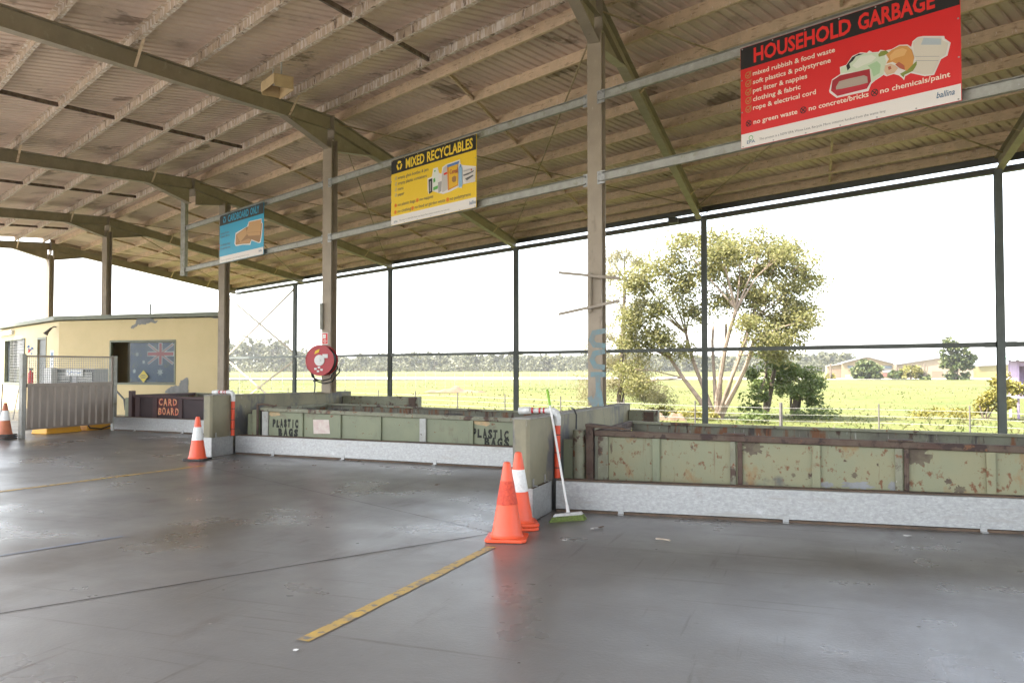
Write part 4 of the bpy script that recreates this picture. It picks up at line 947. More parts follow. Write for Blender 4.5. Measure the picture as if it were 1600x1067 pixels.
# stuff by the door behind the fence
g = MB(); c = at_y(92, 589, 17.6)
o = thing('air_conditioner', 'boxy unit with two dark louvred panels seen through the fence mesh', 'air conditioner', (-19.0, 17.4, 0))
q0 = at_y(83, 576, 17.4); q1 = at_y(147, 599, 17.4)
g = MB().box(q0.x, q1.x, 17.4, 17.9, q1.z, q0.z); obj('cabinet', g, flat('unit_grey', (.3,.3,.3)), o, world=True, bv=.02)
for a, b_ in ((83, 112), (120, 147)):
    x0, x1 = at_y(a, 588, 17.4).x, at_y(b_, 588, 17.4).x
    g = MB().box(x0+.01, x1-.01, 17.385, 17.398, q1.z+.02, q0.z-.02); lp = obj('louvre', g, flat('louvre_dark', (.02,.02,.02)), o, world=True)
    g = MB()
    for i in range(6): g.box(x0+.05, x1-.05, 17.376, 17.384, q1.z+.05+.045*i, q1.z+.075+.045*i)
    ob = obj('slats', g, m_frame, lp, world=True)
g = MB().box(-.02+q0.x, q1.x, 17.45, 17.88, 0.003, q1.z-.005); ob = obj('stand', g, m_fas, o, world=True)
g = MB().box(at_y(101,578,17.3).x, at_y(127,578,17.3).x, 17.34, 17.35, at_y(101,587,17.3).z, at_y(101,577,17.3).z); sg = tag(obj('paper_sign', g, m_white), 'white paper sign with blue writing taped to the louvred unit', 'sign')
g = MB(); z = at_y(101,582,17.3).z; x0 = at_y(103,578,17.3).x; x1 = at_y(125,578,17.3).x
rr = random.Random(2); stroke(g, [(x0+(x1-x0)*i/14, z+.035*rr.uniform(-1,1)) for i in range(15)], .018, 17.337); ob = obj('writing', g, s_pb, sg)
q = at_y(75, 588, 17.2); g = MB().box(q.x-.15, q.x+.12, 17.2, 17.4, 1.0, 1.55); g.box(q.x-.2, q.x+.2, 17.18, 17.42, .005, .99); tag(obj('paper_stack', g, m_white, bv=.01), 'white box standing beside the louvred unit behind the fence', 'box')
q = at_y(48, 588, 17.0)
o = thing('extinguisher', 'small red fire extinguisher on the hut wall behind the fence mesh', 'extinguisher', (q.x, 17.0, 1.12)); g = MB().lathe([(.05,0),(.07,.02),(.07,.28),(.03,.34),(.02,.36)], 16); obj('cylinder', g, s_red, o, smooth=True); g = MB().box(-.03,.05,-.02,.02,.36,.42); obj('valve', g, s_blk, o)
g = MB().tube([(q.x, 17.0, .003), (q.x, 17.0, 1.118)], .02, 8); tag(obj('extinguisher_post', g, m_frame), 'thin post carrying the red fire extinguisher behind the fence', 'post')

# ------------------------------------------------------------------ FENCE PANEL
fx = -16.4
fen = thing('gate_panel', 'steel gate panel with brown corrugated lower sheet and wire mesh above', 'gate', (fx, 13.5, 0), 0)
ya, yb = 13.53, 15.98
g = MB().box(fx-.05, fx+.05, ya-.10, ya, 0.003, 1.87); obj('post', g, m_rail, fen, world=True, bv=.006)
g = MB().box(fx-.05, fx+.05, yb, yb+.10, 0.003, 1.85); obj('post', g, m_rail, fen, world=True, bv=.006)
g = MB()
for z in (.20, 1.19, 1.82): g.box(fx-.02, fx+.02, ya+.03, yb-.03, z-.02, z+.02)
for y in (ya+.005, yb-.045): g.box(fx-.02, fx+.02, y, y+.04, .18, 1.84)
g.box(fx+.021, fx+.05, ya+.03, yb-.03, 1.13, 1.21)
obj('gate_frame', g, m_tin, fen, world=True)
g = MB(); n = 12; pw = (yb-ya-.1)/n; rows = []
for i in range(n):
    for dy, dx in ((0,0),(.10,0),(.13,.032),(.17,.032),(.2,0)):
        y = ya+.05+pw*i+dy*pw/.205*.98; rows.append((y, dx))
for y, dx in rows: g.v += [(fx+.022+dx, y, .22), (fx+.022+dx, y, 1.13)]
for i in range(len(rows)-1): g.f.append((2*i, 2*i+2, 2*i+3, 2*i+1)); g.m.append(0)
obj('corrugated_sheet', g, m_tin, fen, world=True)
g = MB()
for i in range(46):
    y = ya+.06+(yb-ya-.12)*i/45; g.box(fx-.003, fx+.003, y-.004, y+.004, 1.21, 1.80)
for i in range(11):
    z = 1.24+.053*i; g.box(fx-.0075, fx-.0031, ya+.05, yb-.05, z-.004, z+.004)
obj('wire_mesh', g, m_frame, fen, world=True)
for lab, (xa, yaa, w_, l_, h_) in zip(('yellow painted block on the floor behind the gate panel, nearer the cones', 'yellow painted block on the floor behind the gate panel, nearer the maroon skip'), ((-17.35, 14.5, .5, 1.0, .27), (-17.35, 15.65, .5, 1.0, .27))):
    g = MB().hexa([(xa,yaa,.003),(xa+w_,yaa,.003),(xa+w_,yaa+l_,.003),(xa,yaa+l_,.003)], [(xa+.05,yaa+.05,h_),(xa+w_-.05,yaa+.05,h_),(xa+w_-.05,yaa+l_-.05,h_),(xa+.05,yaa+l_-.05,h_)])
    tag(obj('wheel_stop', g, m_yel, bv=.015), lab, 'block', 'yellow blocks behind the gate')
g = MB().tube([(-16.75,15.45,.30),(-16.7,15.6,.08),(-16.65,15.9,.04),(-16.6,16.2,.12),(-16.55,16.3,.3)], .02, 8); tag(obj('black_hose', g, m_hose, smooth=True), 'black hose curving over the yellow block by the gate post', 'hose')
g = MB().tube([at_y(182, 611, 17.2), at_y(194, 624, 16.9), at_y(196, 640, 16.8)], .025, 8); tag(obj('handrail', g, m_fas, smooth=True), 'dark sloping handrail between the gate post and maroon skip', 'handrail')
p = at_z(2, 640, 0)
g = MB(); s0 = at_y(31, 600, 16.5); s1 = at_y(20, 655, 16.2); g.tube([s0, s1], .015, 6); g.tube([at_y(4, 600, 17), at_y(1, 655, 16.5)], .02, 6); tag(obj('sign_stand', g, m_frame), 'thin leaning stand by the hut side window', 'stand')
# little coloured flag on the hut corner
q = at_y(46, 549, 17.5); o = thing('pennant', 'small blue and red pennant near the gate top by the hut', 'flag', tuple(q))
g = MB(); rr = random.Random(3)
for i in range(9):
    a = Vector((rr.uniform(-.12,.12), rr.uniform(-.05,.05), rr.uniform(-.12,.14))); g.poly([a, a+Vector((.07,.02,.02)), a+Vector((.05,.0,.09))])
obj('cloth', g, s_pb, o); g = MB().poly([(0,-.06,-.05),(.1,-.05,0),(.05,-.06,.08)]); obj('cloth', g, s_red, o); g = MB().tube([(0,0,-.1),(-.02,0,-q.z+.003)], .008, 6); obj('pole', g, m_frame, o)

# ------------------------------------------------------------------ LITTER ON THE FLOOR
def scrap(label, px, py, s, m, seed, name='paper_scrap'):
    p = at_z(px, py, .004); r = random.Random(seed); g = MB()
    for i in range(3):
        a0 = r.uniform(0, 6); c = Vector((r.uniform(-s,s)*.5, r.uniform(-s,s)*.5, .004)); pts = []
        for k in range(5): a = a0+k*1.256; pts.append(c+Vector((math.cos(a)*s*r.uniform(.3,.8), math.sin(a)*s*r.uniform(.3,.8), .012*r.random())))
        g.poly(pts)
    o = obj(name, g, m); o.location = p; tag(o, label, 'litter', 'scraps of litter on the floor')
m_leafb = M('dry_brown_leaf', (.12,.06,.03), None)
scrap('crumpled white scrap on the floor right of the broom', 930, 826, .05, m_white, 1); scrap('brown dry leaf beside a white scrap right of the broom', 939, 824, .04, m_leafb, 2, 'dry_leaf')
scrap('twisted white scrap on the floor between the cones and the broom', 884, 845, .035, m_white, 3); scrap('small white scrap on the floor by the kick plate clip at far right', 1420, 838, .05, m_nap if False else m_white, 4)
scrap('small white scrap alone on the bare floor at the bottom of the picture', 457, 1017, .03, m_white, 5); scrap('dark leaf on the floor in front of the green skip', 490, 728, .05, m_leafb, 6, 'dry_leaf')
scrap('dark leaf on the floor near the cones in front of the green skip', 683, 758, .06, m_leafb, 7, 'dry_leaf')
a = at_z(1025, 841, .012); b_ = at_z(1047, 844, .012); g = MB().tube([a, (a+b_)/2+Vector((0,0,.003)), b_], .009, 6); tag(obj('twig', g, m_timber), 'short pale twig on the floor in front of the long kick plate', 'twig')
rr = random.Random(11); g = MB()
for i in range(260):
    x = rr.uniform(-12, 2); y = rr.uniform(4, 12)
    if x > -2.5 and y > 8.6: continue
    if x > -9.5 and y > 11.5: continue
    s = rr.uniform(.004, .012); g.poly([(x-s, y-s, .0045), (x+s, y-s*.5, .0045), (x+s*.6, y+s, .0045), (x-s*.7, y+s*.8, .0045)])
o = obj('floor_grit', g, M('grit', (.06,.05,.045), (.42,.4,.37), 3, .9)); tag(o, 'tiny specks of grit and crumbs scattered over the concrete floor', 'grit', kind='stuff')

# ------------------------------------------------------------------ TREES AND PLANTS
def leafmat(name, c1, c2, c3, trans=.25):
    m = bpy.data.materials.new(name); m.use_nodes = True; N = m.node_tree.nodes; L = m.node_tree.links; b = N['Principled BSDF']
    b.inputs['Roughness'].default_value = .55; b.inputs['Specular IOR Level'].default_value = .3
    ge = N.new('ShaderNodeNewGeometry'); r = N.new('ShaderNodeValToRGB'); L.new(ge.outputs['Random Per Island'], r.inputs[0])
    e = r.color_ramp.elements; e[0].color = (*c1, 1); e[1].color = (*c3, 1); x = e.new(.5); x.color = (*c2, 1)
    L.new(r.outputs[0], b.inputs['Base Color'])
    t = N.new('ShaderNodeBsdfTranslucent'); L.new(r.outputs[0], t.inputs[0]); mx = N.new('ShaderNodeMixShader'); mx.inputs[0].default_value = trans
    L.new(b.outputs[0], mx.inputs[1]); L.new(t.outputs[0], mx.inputs[2]); L.new(mx.outputs[0], N['Material Output'].inputs[0])
    return m
lf_paper = leafmat('paperbark_leaves', (.15,.155,.05), (.21,.20,.07), (.29,.26,.12), .5)
lf_oak = leafmat('sheoak_needles', (.20,.18,.085), (.24,.215,.11), (.29,.255,.14), .5)
lf_bush = leafmat('dense_bush_leaves', (.07,.105,.022), (.105,.14,.035), (.16,.18,.06), .38)
lf_yel = leafmat('yellow_shrub_leaves', (.14,.13,.02), (.19,.165,.03), (.24,.20,.05), .3)
lf_far = leafmat('far_forest_leaves', (.075,.08,.04), (.10,.10,.05), (.13,.125,.07), .3)
m_bark = M('pale_paper_bark', (.27,.205,.15), (.18,.135,.10), 3, .9, bump=.5, bscale=9, layers=[((.12,.09,.07), 4, .6, .74, (1,1,.4))])
m_barkd = M('dark_bark', (.14,.105,.075), (.09,.07,.05), 4, .9, bump=.5, bscale=9)
def leaf(g, c, s, r, thin=.45, droop=0):
    a = Vector((r.gauss(0,1), r.gauss(0,1), r.gauss(0,.8)-droop)).normalized(); b = a.cross(Vector((r.gauss(0,1), r.gauss(0,1), r.gauss(0,1)))).normalized()*s*thin*.5; a = a*s*.5
    g.add([c-a, c+b, c+a, c-b], [(0,1,2,3)])
def clump(g, c, rad, n, s, r, flat_=.75, thin=.45, droop=0):
    for _ in range(n):
        v = Vector((r.gauss(0,1), r.gauss(0,1), r.gauss(0,1))).normalized()*rad*(r.random()**.45); v.z *= flat_
        leaf(g, c+v, s*r.uniform(.7, 1.3), r, thin, droop)
def limb(g, p, d, L_, r0, r1, r, seg=5, wob=.12, up=.06):
    pts = [p.copy()]; rs = [r0]; q = p.copy(); dd = d.normalized()
    for i in range(seg):
        dd = (dd+Vector((r.uniform(-wob,wob), r.uniform(-wob,wob), r.uniform(-wob,wob)*.6+up))).normalized(); q = q+dd*L_/seg
        pts.append(q.copy()); rs.append(r0+(r1-r0)*(i+1)/seg)
    g.tube(pts, rs, 7); return pts, dd
def tree(name, label, base, cat, trunks, crown, leafm, bark, nleaf, ls, seed, crad=.8, thin=.45, droop=0, group=None, limbs_per=4, fan=.5):
    # crown: list of (centre, radius) ellipsoids that the branches reach for; clumps fill them unevenly
    r = random.Random(seed); o = thing(name, label, cat, base, 0, group)
    gt = MB(); ends = []
    for (dx, dy, L_, r0) in trunks:
        pts, d = limb(gt, Vector((dx*.25, dy*.25, -.1)), Vector((dx, dy, 1)), L_, r0, r0*.6, r, 6, .10, .03); ends.append((pts[-1], d, r0*.6)); ends.append((pts[-3], d, r0*.5))
    gl = MB(); cl_ = []
    for c, rad in crown:
        c = Vector(c); k = max(2, int(limbs_per*rad[0]))
        e = min(ends, key=lambda e: (e[0]-c).length+max(0, (e[0].z-c.z))*2)
        mid = (e[0]*.45+c*.55)+Vector((r.uniform(-.2,.2), r.uniform(-.2,.2), .1)); gt.tube([e[0], mid, c], [e[2]*.7, e[2]*.42, e[2]*.2], 6)
        for _ in range(k*3):
            v = Vector((r.gauss(0,1), r.gauss(0,1), r.gauss(0,1))).normalized()*(r.uniform(.35, 1)); t = c+Vector((v.x*rad[0], v.y*rad[1], v.z*rad[2]))
            cl_.append(t)
            if r.random() < .6: gt.tube([mid+(c-mid)*r.random(), (c+t)/2+Vector((0,0,-.1)), t], [e[2]*.2, e[2]*.12, .008], 5)
    per = max(4, int(nleaf/max(1, len(cl_))))
    for t in cl_: clump(gl, t, crad*r.uniform(.55, 1.25), int(per*r.uniform(.5, 1.5)), ls, r, .7, thin, droop)
    obj('trunk', gt, bark, o, smooth=True); obj('crown', gl, leafm, o, smooth='leaf')
    return o
def px_at(px, py, y): return at_y(px, py, y)
def crown_px(base, y, L_):       # (px, py, radius px) to local centres and radii, with spread in depth
    out = []; r = random.Random(len(L_)*7)
    for px, py, rp in L_:
        p = at_y(px, py, y); rad = rp*p.length/FPX
        out.append(((p.x-base[0], r.uniform(-1.6, 1.6), p.z-base[2]), (rad, rad*1.1, rad*.85)))
    return out
bs = (-4.9, 46.3, ZG)
tree('paperbark_tree', 'tall pale trunked paperbark tree with airy crown, behind the second outer column from the right', bs, 'tree',
     [(-.62,.1,4.4,.15),(-.36,.3,5.4,.14),(-.14,.5,5.8,.12),(.02,-.1,6.2,.16),(.16,.3,5.6,.12),(.27,-.3,5.2,.11),(.38,.1,5.6,.14),(.58,-.1,4.9,.16)],
     crown_px(bs, 46.3, [(1010,440,22),(1040,410,26),(1070,385,26),(1115,378,26),(1150,385,28),(1190,380,26),(1225,385,24),(1250,410,22),(1268,440,15),(1205,420,30),(1160,425,32),(1110,425,30),(1065,440,28),(1025,475,26),(1000,500,22),(985,530,20),(1180,465,30),(1225,460,26),(1250,480,18),(1215,505,28),(1170,510,22),(1230,530,18),(1195,535,20),(1080,480,24),(1040,520,22),(1130,470,22),(1010,545,14),(1215,555,13),(995,455,14),(1060,545,14),(1130,395,22),(1215,400,20),(985,575,14),(1000,600,10),(1262,500,10)]),
     lf_paper, m_bark, 40000, .19, 3, .95, .5, limbs_per=5)
bs = (-10.6, 47.5, ZG)
tree('sheoak_tree', 'wispy she oak tree with drooping needles beside the graffiti column', bs, 'tree', [(-.02,.05,8.2,.15),(.22,.1,3.5,.08),(.08,.1,6.5,.07)],
     crown_px(bs, 47.5, [(955,405,16),(975,400,15),(965,430,18),(952,460,18),(970,490,17),(948,520,18),(975,540,17),(955,570,20),(985,575,20),(1005,590,20),(1022,605,18),(985,610,20),(960,605,18),(1032,622,12),(925,600,16),(1000,555,16),(922,540,10),(992,405,10),(990,440,12),(995,470,12),(915,620,10),(940,430,12),(1000,625,12)]),
     lf_oak, m_barkd, 11000, .36, 5, .8, .10, .9)
bs = (-2.6, 50.2, ZG)
tree('vine_covered_tree', 'slim leafy tree overgrown with vines between the paperbark and the round bush', bs, 'tree', [(.18,.05,5.0,.16),(.0,.1,4,.12)],
     crown_px(bs, 50.2, [(1195,548,16),(1205,565,15),(1200,585,14),(1190,600,14),(1185,620,13),(1205,535,14),(1215,560,10),(1180,640,12),(1178,585,9)]), lf_bush, m_barkd, 2600, .24, 6, .5, .5)
bs = (-.95, 50.4, ZG)
tree('round_tree', 'dense dark green round headed tree with a short trunk right of the paperbark', bs, 'tree', [(.05,.0,1.6,.2),(.35,.1,2.0,.1),(-.3,0,1.8,.09)],
     crown_px(bs, 50.4, [(1225,590,20),(1245,580,20),(1262,592,18),(1240,600,22),(1215,605,14),(1268,608,14),(1277,600,10),(1255,612,14),(1230,575,14),(1272,625,8)]), lf_bush, m_barkd, 5200, .2, 8, .5, .5)
bs = (9.2, 53, ZG)
tree('yellow_shrub', 'bright yellow green shrub behind the rightmost outer column', bs, 'shrub', [(.1,0,1.2,.05),(-.3,0,1.2,.05),(.4,.1,1.2,.05)],
     crown_px(bs, 53, [(1545,615,12),(1560,600,14),(1578,605,12),(1540,635,10),(1575,630,12),(1557,630,14),(1530,625,6)]), lf_yel, m_barkd, 1900, .26, 9, .45, .5)
# low undergrowth by the fence
for lab, px, py, w_, seed, lm in (('low dark undergrowth below the round headed tree', 1275, 648, 30, 31, lf_bush), ('low weeds at the foot of the paperbark tree', 1085, 650, 34, 32, lf_yel), ('low weeds by the fence right of the paperbark', 1180, 655, 18, 33, lf_bush), ('dry weeds by the fence near the yellow shrub', 1470, 648, 40, 34, lf_yel), ('low weeds left of the paperbark', 1030, 645, 22, 35, lf_yel)):
    p = at_z(px, py+6, ZG); r = random.Random(seed); o = thing('weed_patch', lab, 'weeds', tuple(p), 0, 'weeds growing along the fence'); g = MB(); R_ = w_*p.length/FPX
    for i in range(26): clump(g, Vector((r.uniform(-R_,R_), r.uniform(-.8,.8), r.uniform(.1,.45))), .3, 22, .2, r, .9)
    obj('leaves', g, lm, o, smooth='leaf')
m_dirt = M('dry_earth', (.13,.075,.045), (.10,.06,.035), 2, .95, bump=.6, bscale=3)
def mound(label, x0, x1, yb_, h, seed, m=m_dirt):
    a = at_z(x0, yb_, ZG); b = at_z(x1, yb_, ZG); r = random.Random(seed); c = (a+b)/2; Lx = (b-a).length; g = MB(); n, k = 40, 12
    ph = [r.uniform(0, 6) for _ in range(6)]
    for j in range(k+1):
        for i in range(n+1):
            u = i/n*2-1; v = j/k*2-1; e = max(0, 1-u*u)*max(0, 1-v*v)
            z = h*(e**.6)*(.5+.22*math.sin(u*6+ph[0])+.13*math.sin(u*13+ph[1]+v*2)+.05*r.uniform(-1,1)); g.v.append((u*Lx/2, v*Lx*.18, max(-.05, z)-.03))
    for j in range(k):
        for i in range(n): q = j*(n+1)+i; g.f.append((q, q+1, q+n+2, q+n+1)); g.m.append(0)
    o = obj('dirt_mound', g, m, smooth=True); o.location = (c.x, c.y, gz(c.x, c.y)); tag(o, label, 'mound'); return o
mound('long low mound of reddish earth in the grass field', 664, 757, 615, .8, 4)
mound('heap of dry brush and earth at the foot of the paperbark', 1008, 1075, 656, .7, 6, M('dry_brush', (.13,.09,.055), (.09,.06,.035), 4, .95, bump=.8, bscale=6))
# grass tufts
r = random.Random(21); g = MB()
for i in range(9000):
    y = 36+r.random()**1.6*90; x = r.uniform(-.95, .28)*y+r.uniform(-2, 2); h = r.uniform(.05, .2)*(1.3 if y < 55 else 1)
    z = gz(x, y)-.02; a = r.uniform(0, PI); w = r.uniform(.03, .12); dx, dy = math.cos(a)*w, math.sin(a)*w; lx, ly = r.uniform(-.15,.15), r.uniform(-.15,.15)
    g.add([(x-dx, y-dy, z), (x+dx, y+dy, z), (x+lx, y+ly, z+h)], [(0,1,2)])
o = obj('grass_tufts', g, leafmat('grass_blades', (.085,.11,.026), (.115,.12,.04), (.15,.135,.06), .45), smooth='leaf'); tag(o, 'rough sunlit grass tufts over the near part of the field', 'grass', kind='stuff')
# far treeline
r = random.Random(41); g = MB(); gt = MB()
def far_tree(x, y, h, w, z0=ZG, n=60, s=1.6):
    k = r.randint(4, 7)
    for q in range(k):
        f = r.random(); c = Vector((x+r.gauss(0, w*.25), y+r.gauss(0, w*.2), z0+h*(.22+.68*f))); clump(g, c, w*r.uniform(.2, .38)*(1.15-.5*f), n//k, s, r, .8, .7)
    gt.tube([(x, y, z0-.2), (x+r.uniform(-.3,.3), y, z0+h*.7)], [.2, .08], 5)
for i in range(560):
    px = r.uniform(330, 1330); d = r.uniform(425, 560)
    p = ray(px, 577); p = p*(d/math.hypot(p.x, p.y))
    hh = r.uniform(8.2, 10.2)+1.0*math.sin(px*.021)
    if px < 480: hh *= 1.0+.75*min(1, (480-px)/50)
    far_tree(p.x, p.y, hh, r.uniform(7, 11), n=115, s=1.9)
for i in range(130):
    px = r.uniform(330, 1290); d = r.uniform(405, 428); p = ray(px, 577); p = p*(d/math.hypot(p.x, p.y)); far_tree(p.x, p.y, r.uniform(2.5, 5.5), r.uniform(4, 8), n=50, s=1.2)
o = thing('far_woodland', 'long hazy belt of gum trees along the far side of the field', 'woodland', (-150, 430, ZG)); o['kind'] = 'stuff'
ob = obj('foliage', g, lf_far, o, smooth='leaf', world=True); ob = obj('tree_stems', gt, m_barkd, o, world=True)
# ------------------------------------------------------------------ FENCES
m_post = M('fence_post_steel', (.13,.11,.10), (.09,.08,.075), 5, .8)
posts = [(300,603),(372,604.5),(450,606),(539,608),(591,609.5),(649,611),(715,613),(789,615.5),(876,619),(975,622),(1086,626),(1220,629),(1373,631),(1515,634),(1680,640)]
o = thing('wire_fence', 'post and wire paddock fence running across the near grass', 'fence', tuple(at_z(789, 615.5, ZG+1.2)-Vector((0,0,1.2))))
pp = [at_z(x, y, ZG+1.2) for x, y in posts]
for i, p in enumerate(pp):
    thick = .085 if posts[i][0] == 1220 else .035
    g = MB().tube([(p.x, p.y, ZG-.3), (p.x, p.y, ZG+1.2)], thick, 6); obj('post', g, m_post, o, world=True)
for dz in (.35, .65, .95):
    g = MB().tube([p-Vector((0,0,1.2-dz)) for p in pp], .006, 4); obj('wire', g, m_rail, o, world=True)
a = at_z(340, 606.5, ZG); b = at_z(1010, 602.5, ZG)
o = thing('mesh_fence', 'thin pale mesh boundary fence far out in the grass field', 'fence', tuple(a))
nf = 44
for i in range(nf+1):
    p = a+(b-a)*i/nf; g = MB().tube([(p.x, p.y, ZG-.2), (p.x, p.y, ZG+1.9)], .035, 5); obj('post', g, m_rail, o, world=True)
g = MB()
for z in (.1, .7, 1.3, 1.9): g.tube([(a.x, a.y, ZG+z), (b.x, b.y, ZG+z)], .008, 4)
obj('wire', g, m_rail, o, world=True)
# ------------------------------------------------------------------ FACTORIES
YF = 205
m_fac = M('cream_factory_wall', (.20,.155,.09), (.185,.145,.085), .3, .8); m_fac2 = M('yellow_metal_wall', (.19,.165,.065), (.18,.155,.06), .3, .7); m_fdark = flat('factory_window', (.06,.07,.08), .2); m_roll = M('roller_door', (.17,.115,.075), (.16,.11,.07), 1, .7); m_groof = M('pale_metal_roof', (.17,.165,.155), (.16,.15,.14), .3, .6)
def fq(px, py, y=YF): return at_y(px, py, y)
def factory(name, label, outline, depth, m, y=YF, openings=()):
    pts = [fq(px, py, y) for px, py in outline]; pts = [Vector((p.x, y, max(p.z, ZG-.2) if i not in (0, len(outline)-1) else ZG-.3)) for i, p in enumerate(pts)]
    o = thing(name, label, 'building', (pts[0].x, y, ZG))
    g = MB().plate(pts, (0,1,0), depth); obj('wall', g, m, o, world=True)
    g = MB()
    for a, b in zip(pts[1:-2], pts[2:-1]):
        g.hexa([a+Vector((0,-.4,.02)), b+Vector((0,-.4,.02)), b+Vector((0,depth+.3,.02)), a+Vector((0,depth+.3,.02))], [a+Vector((0,-.4,.22)), b+Vector((0,-.4,.22)), b+Vector((0,depth+.3,.22)), a+Vector((0,depth+.3,.22))])
    obj('roof', g, m_groof, o, world=True)
    for nm, x0, y0, x1, y1, mm in openings:
        a = fq(x0, y1, y); b = fq(x1, y0, y); g = MB().box(a.x, b.x, y-.12, y-.01, max(a.z, ZG), b.z); w_ = obj(nm, g, mm, o, world=True)
        if nm == 'window':
            g = MB().box(a.x-.12, b.x+.12, y-.2, y-.121, a.z-.12, a.z-.01); ob = obj('sill', g, m_fac, w_); ob.data.transform(wmat(w_).inverted()); 
    return o
F = lambda x: 1250+x/4.571
G = lambda y: 500+y/4.571
factory('factory_building', 'cream gabled factory with upper windows, left of the far buildings', [(F(300),600),(F(300),G(312)),(F(480),G(266)),(F(668),G(314)),(F(668),600)], 40, m_fac, YF,
        [('window',F(340),G(326),F(380),G(345),m_fdark),('door',F(325),G(390),F(382),G(436),flat('grey_shutter', (.2,.2,.22))),('window',F(590),G(326),F(655),G(350),m_fdark),('window',F(590),G(354),F(655),G(374),flat('grey_glass', (.2,.22,.23), .3)),('door',F(590),G(380),F(625),G(400),flat('red_door', (.25,.09,.07)))])
factory('factory_annex', 'low cream annex with a wide roller door on the left of the far factory', [(F(192),600),(F(192),G(332)),(F(298),G(318)),(F(298),600)], 25, m_fac, YF+3, [('door',F(207),G(350),F(298),G(434),m_roll)])
factory('warehouse_building', 'wide pale warehouse with low gable beside the cream factory', [(F(690),600),(F(690),G(322)),(F(985),G(276)),(F(1240),G(326)),(F(1240),600)], 45, M('pale_warehouse_wall', (.225,.18,.125), (.21,.17,.115), .3, .8), YF+6,
        [('window',F(755),G(332),F(790),G(350),m_fdark),('window',F(826),G(332),F(864),G(350),m_fdark),('door',F(942),G(365),F(1017),G(440),m_roll)])
factory('metal_shed', 'long yellow metal shed at the right end of the far buildings', [(F(1272),600),(F(1272),G(332)),(F(1560),G(318)),(F(1900),G(330)),(F(1900),600)], 30, m_fac2, YF+14, [])
def fartree(label, base_px, cr, lm, n, ls, seed, y=196, name='garden_tree'):
    p = at_z(base_px, 597, ZG); b = at_y(base_px, 590, y); bs = (b.x, y, ZG)
    cc = []; r_ = random.Random(seed)
    for px, py, rp in cr:
        q = at_y(px, py, y); rad = rp*q.length/FPX; cc.append(((q.x-b.x, r_.uniform(-1,1), q.z-ZG), (rad, rad, rad*.9)))
    tree(name, label, bs, 'tree', [(0,0,3.5,.25),(.2,.1,3,.15)], cc, lm, m_barkd, n, ls, seed, .9, .6, group='trees in front of the far factories', limbs_per=2)
lf_g = leafmat('garden_tree_leaves', (.05,.075,.02), (.075,.095,.028), (.12,.125,.045), .2)
fartree('bushy double crowned tree against the cream factory wall', F(490), [(F(430),G(330),9),(F(430),G(380),12),(F(480),G(310),8),(F(490),G(350),12),(F(550),G(350),9),(F(550),G(400),10),(F(480),G(400),13),(F(425),G(410),9)], lf_g, 2600, .8, 51)
fartree('rounded yellow green shrub between the factory and the warehouse', F(790), [(F(765),G(365),8),(F(810),G(365),9),(F(785),G(390),10),(F(825),G(395),6),(F(750),G(385),6)], leafmat('lime_leaves', (.13,.13,.025), (.17,.155,.035), (.21,.18,.06), .25), 1500, .7, 52)
fartree('small palm like shrub at the corner of the cream factory', F(690), [(F(680),G(385),6),(F(700),G(400),7),(F(665),G(395),5),(F(720),G(420),5)], lf_g, 700, .8, 53)
fartree('low clipped shrub by the warehouse roller door', F(882), [(F(880),G(405),5),(F(885),G(420),6)], lf_g, 400, .7, 54)
fartree('tall loose gum tree in front of the warehouse right end', F(1110), [(F(1070),G(180),10),(F(1110),G(200),10),(F(1150),G(240),10),(F(1040),G(250),9),(F(1100),G(280),11),(F(1200),G(290),11),(F(1150),G(310),8),(F(1030),G(310),7),(F(1090),G(340),9),(F(1200),G(335),7),(F(1100),G(390),11),(F(1080),G(410),9),(F(1180),G(410),9),(F(1230),G(280),6),(F(1060),G(165),6)], lf_g, 2600, .8, 55)
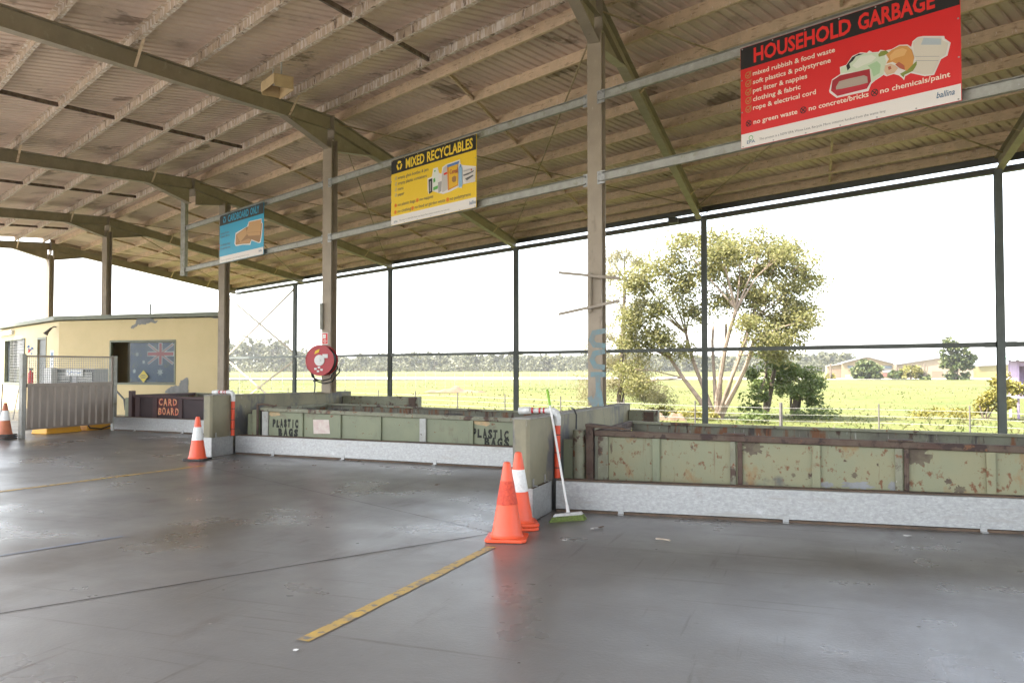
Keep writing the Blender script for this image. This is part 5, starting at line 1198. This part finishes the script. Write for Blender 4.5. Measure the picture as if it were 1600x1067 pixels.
fartree('dry brown bush left of the far annex', F(215), [(F(205),G(410),6),(F(225),G(420),6),(F(190),G(425),5)], lf_yel, 500, .7, 56)
# kiosk at the right edge
b = at_z(1590, 652, ZG); kx, ky = b.x, b.y
o = thing('wooden_kiosk', 'pale purple timber kiosk with flat green roof at the right edge behind the fence', 'kiosk', (kx, ky, ZG))
m_pur = M('pale_purple_timber', (.40,.30,.42), (.34,.25,.37), 3, .8)
g = MB()
for x in (0, 2.6):
    for y in (0, 2.0): g.box(x, x+.12, y, y+.12, -.1, 3.25)
obj('post', g, m_pur, o); g = MB(); g.box(.121,2.599,.03,.09,1.15,1.7); g.box(.03,.09,.121,1.999,1.15,3.2); g.box(.121,2.6,2.03,2.09,1.15,3.2); g.box(.121,2.599,.03,.09,2.9,3.2); obj('wall', g, m_pur, o)
g = MB().box(-.1,2.8,-.1,2.2,1.08,1.149); obj('deck', g, m_white, o); g = MB().box(-.25,.2,-.22,0,1.85,1.9); g.box(-.25,2.8,-.2,-.02,1.85,1.9); obj('counter', g, m_white, o)
g = MB().box(.3,2.4,-.02,.02,1.2,1.7); obj('display', g, flat('kiosk_dark', (.02,.02,.03)), o)
g = MB().hexa([(-.5,-.5,3.26),(3.2,-.5,3.26),(3.2,2.6,3.4),(-.5,2.6,3.4)], [(-.5,-.5,3.36),(3.2,-.5,3.36),(3.2,2.6,3.5),(-.5,2.6,3.5)]); obj('roof', g, M('green_tin_roof', (.2,.3,.24), None), o)

# ------------------------------------------------------------------ HAZE
hm_ = bpy.data.materials.new('thin_haze'); hm_.use_nodes = True; N = hm_.node_tree.nodes; N.remove(N['Principled BSDF'])
vp = N.new('ShaderNodeVolumePrincipled'); vp.inputs['Color'].default_value = (.95,.95,.93,1); vp.inputs['Density'].default_value = .00026; vp.inputs['Anisotropy'].default_value = .3
hm_.node_tree.links.new(vp.outputs[0], N['Material Output'].inputs['Volume'])
o = obj('haze', MB().box(-5000, 5000, -400, 5000, -7, 110), hm_); tag(o, 'thin pale summer haze lying over the distant field and hills', 'haze', kind='stuff')
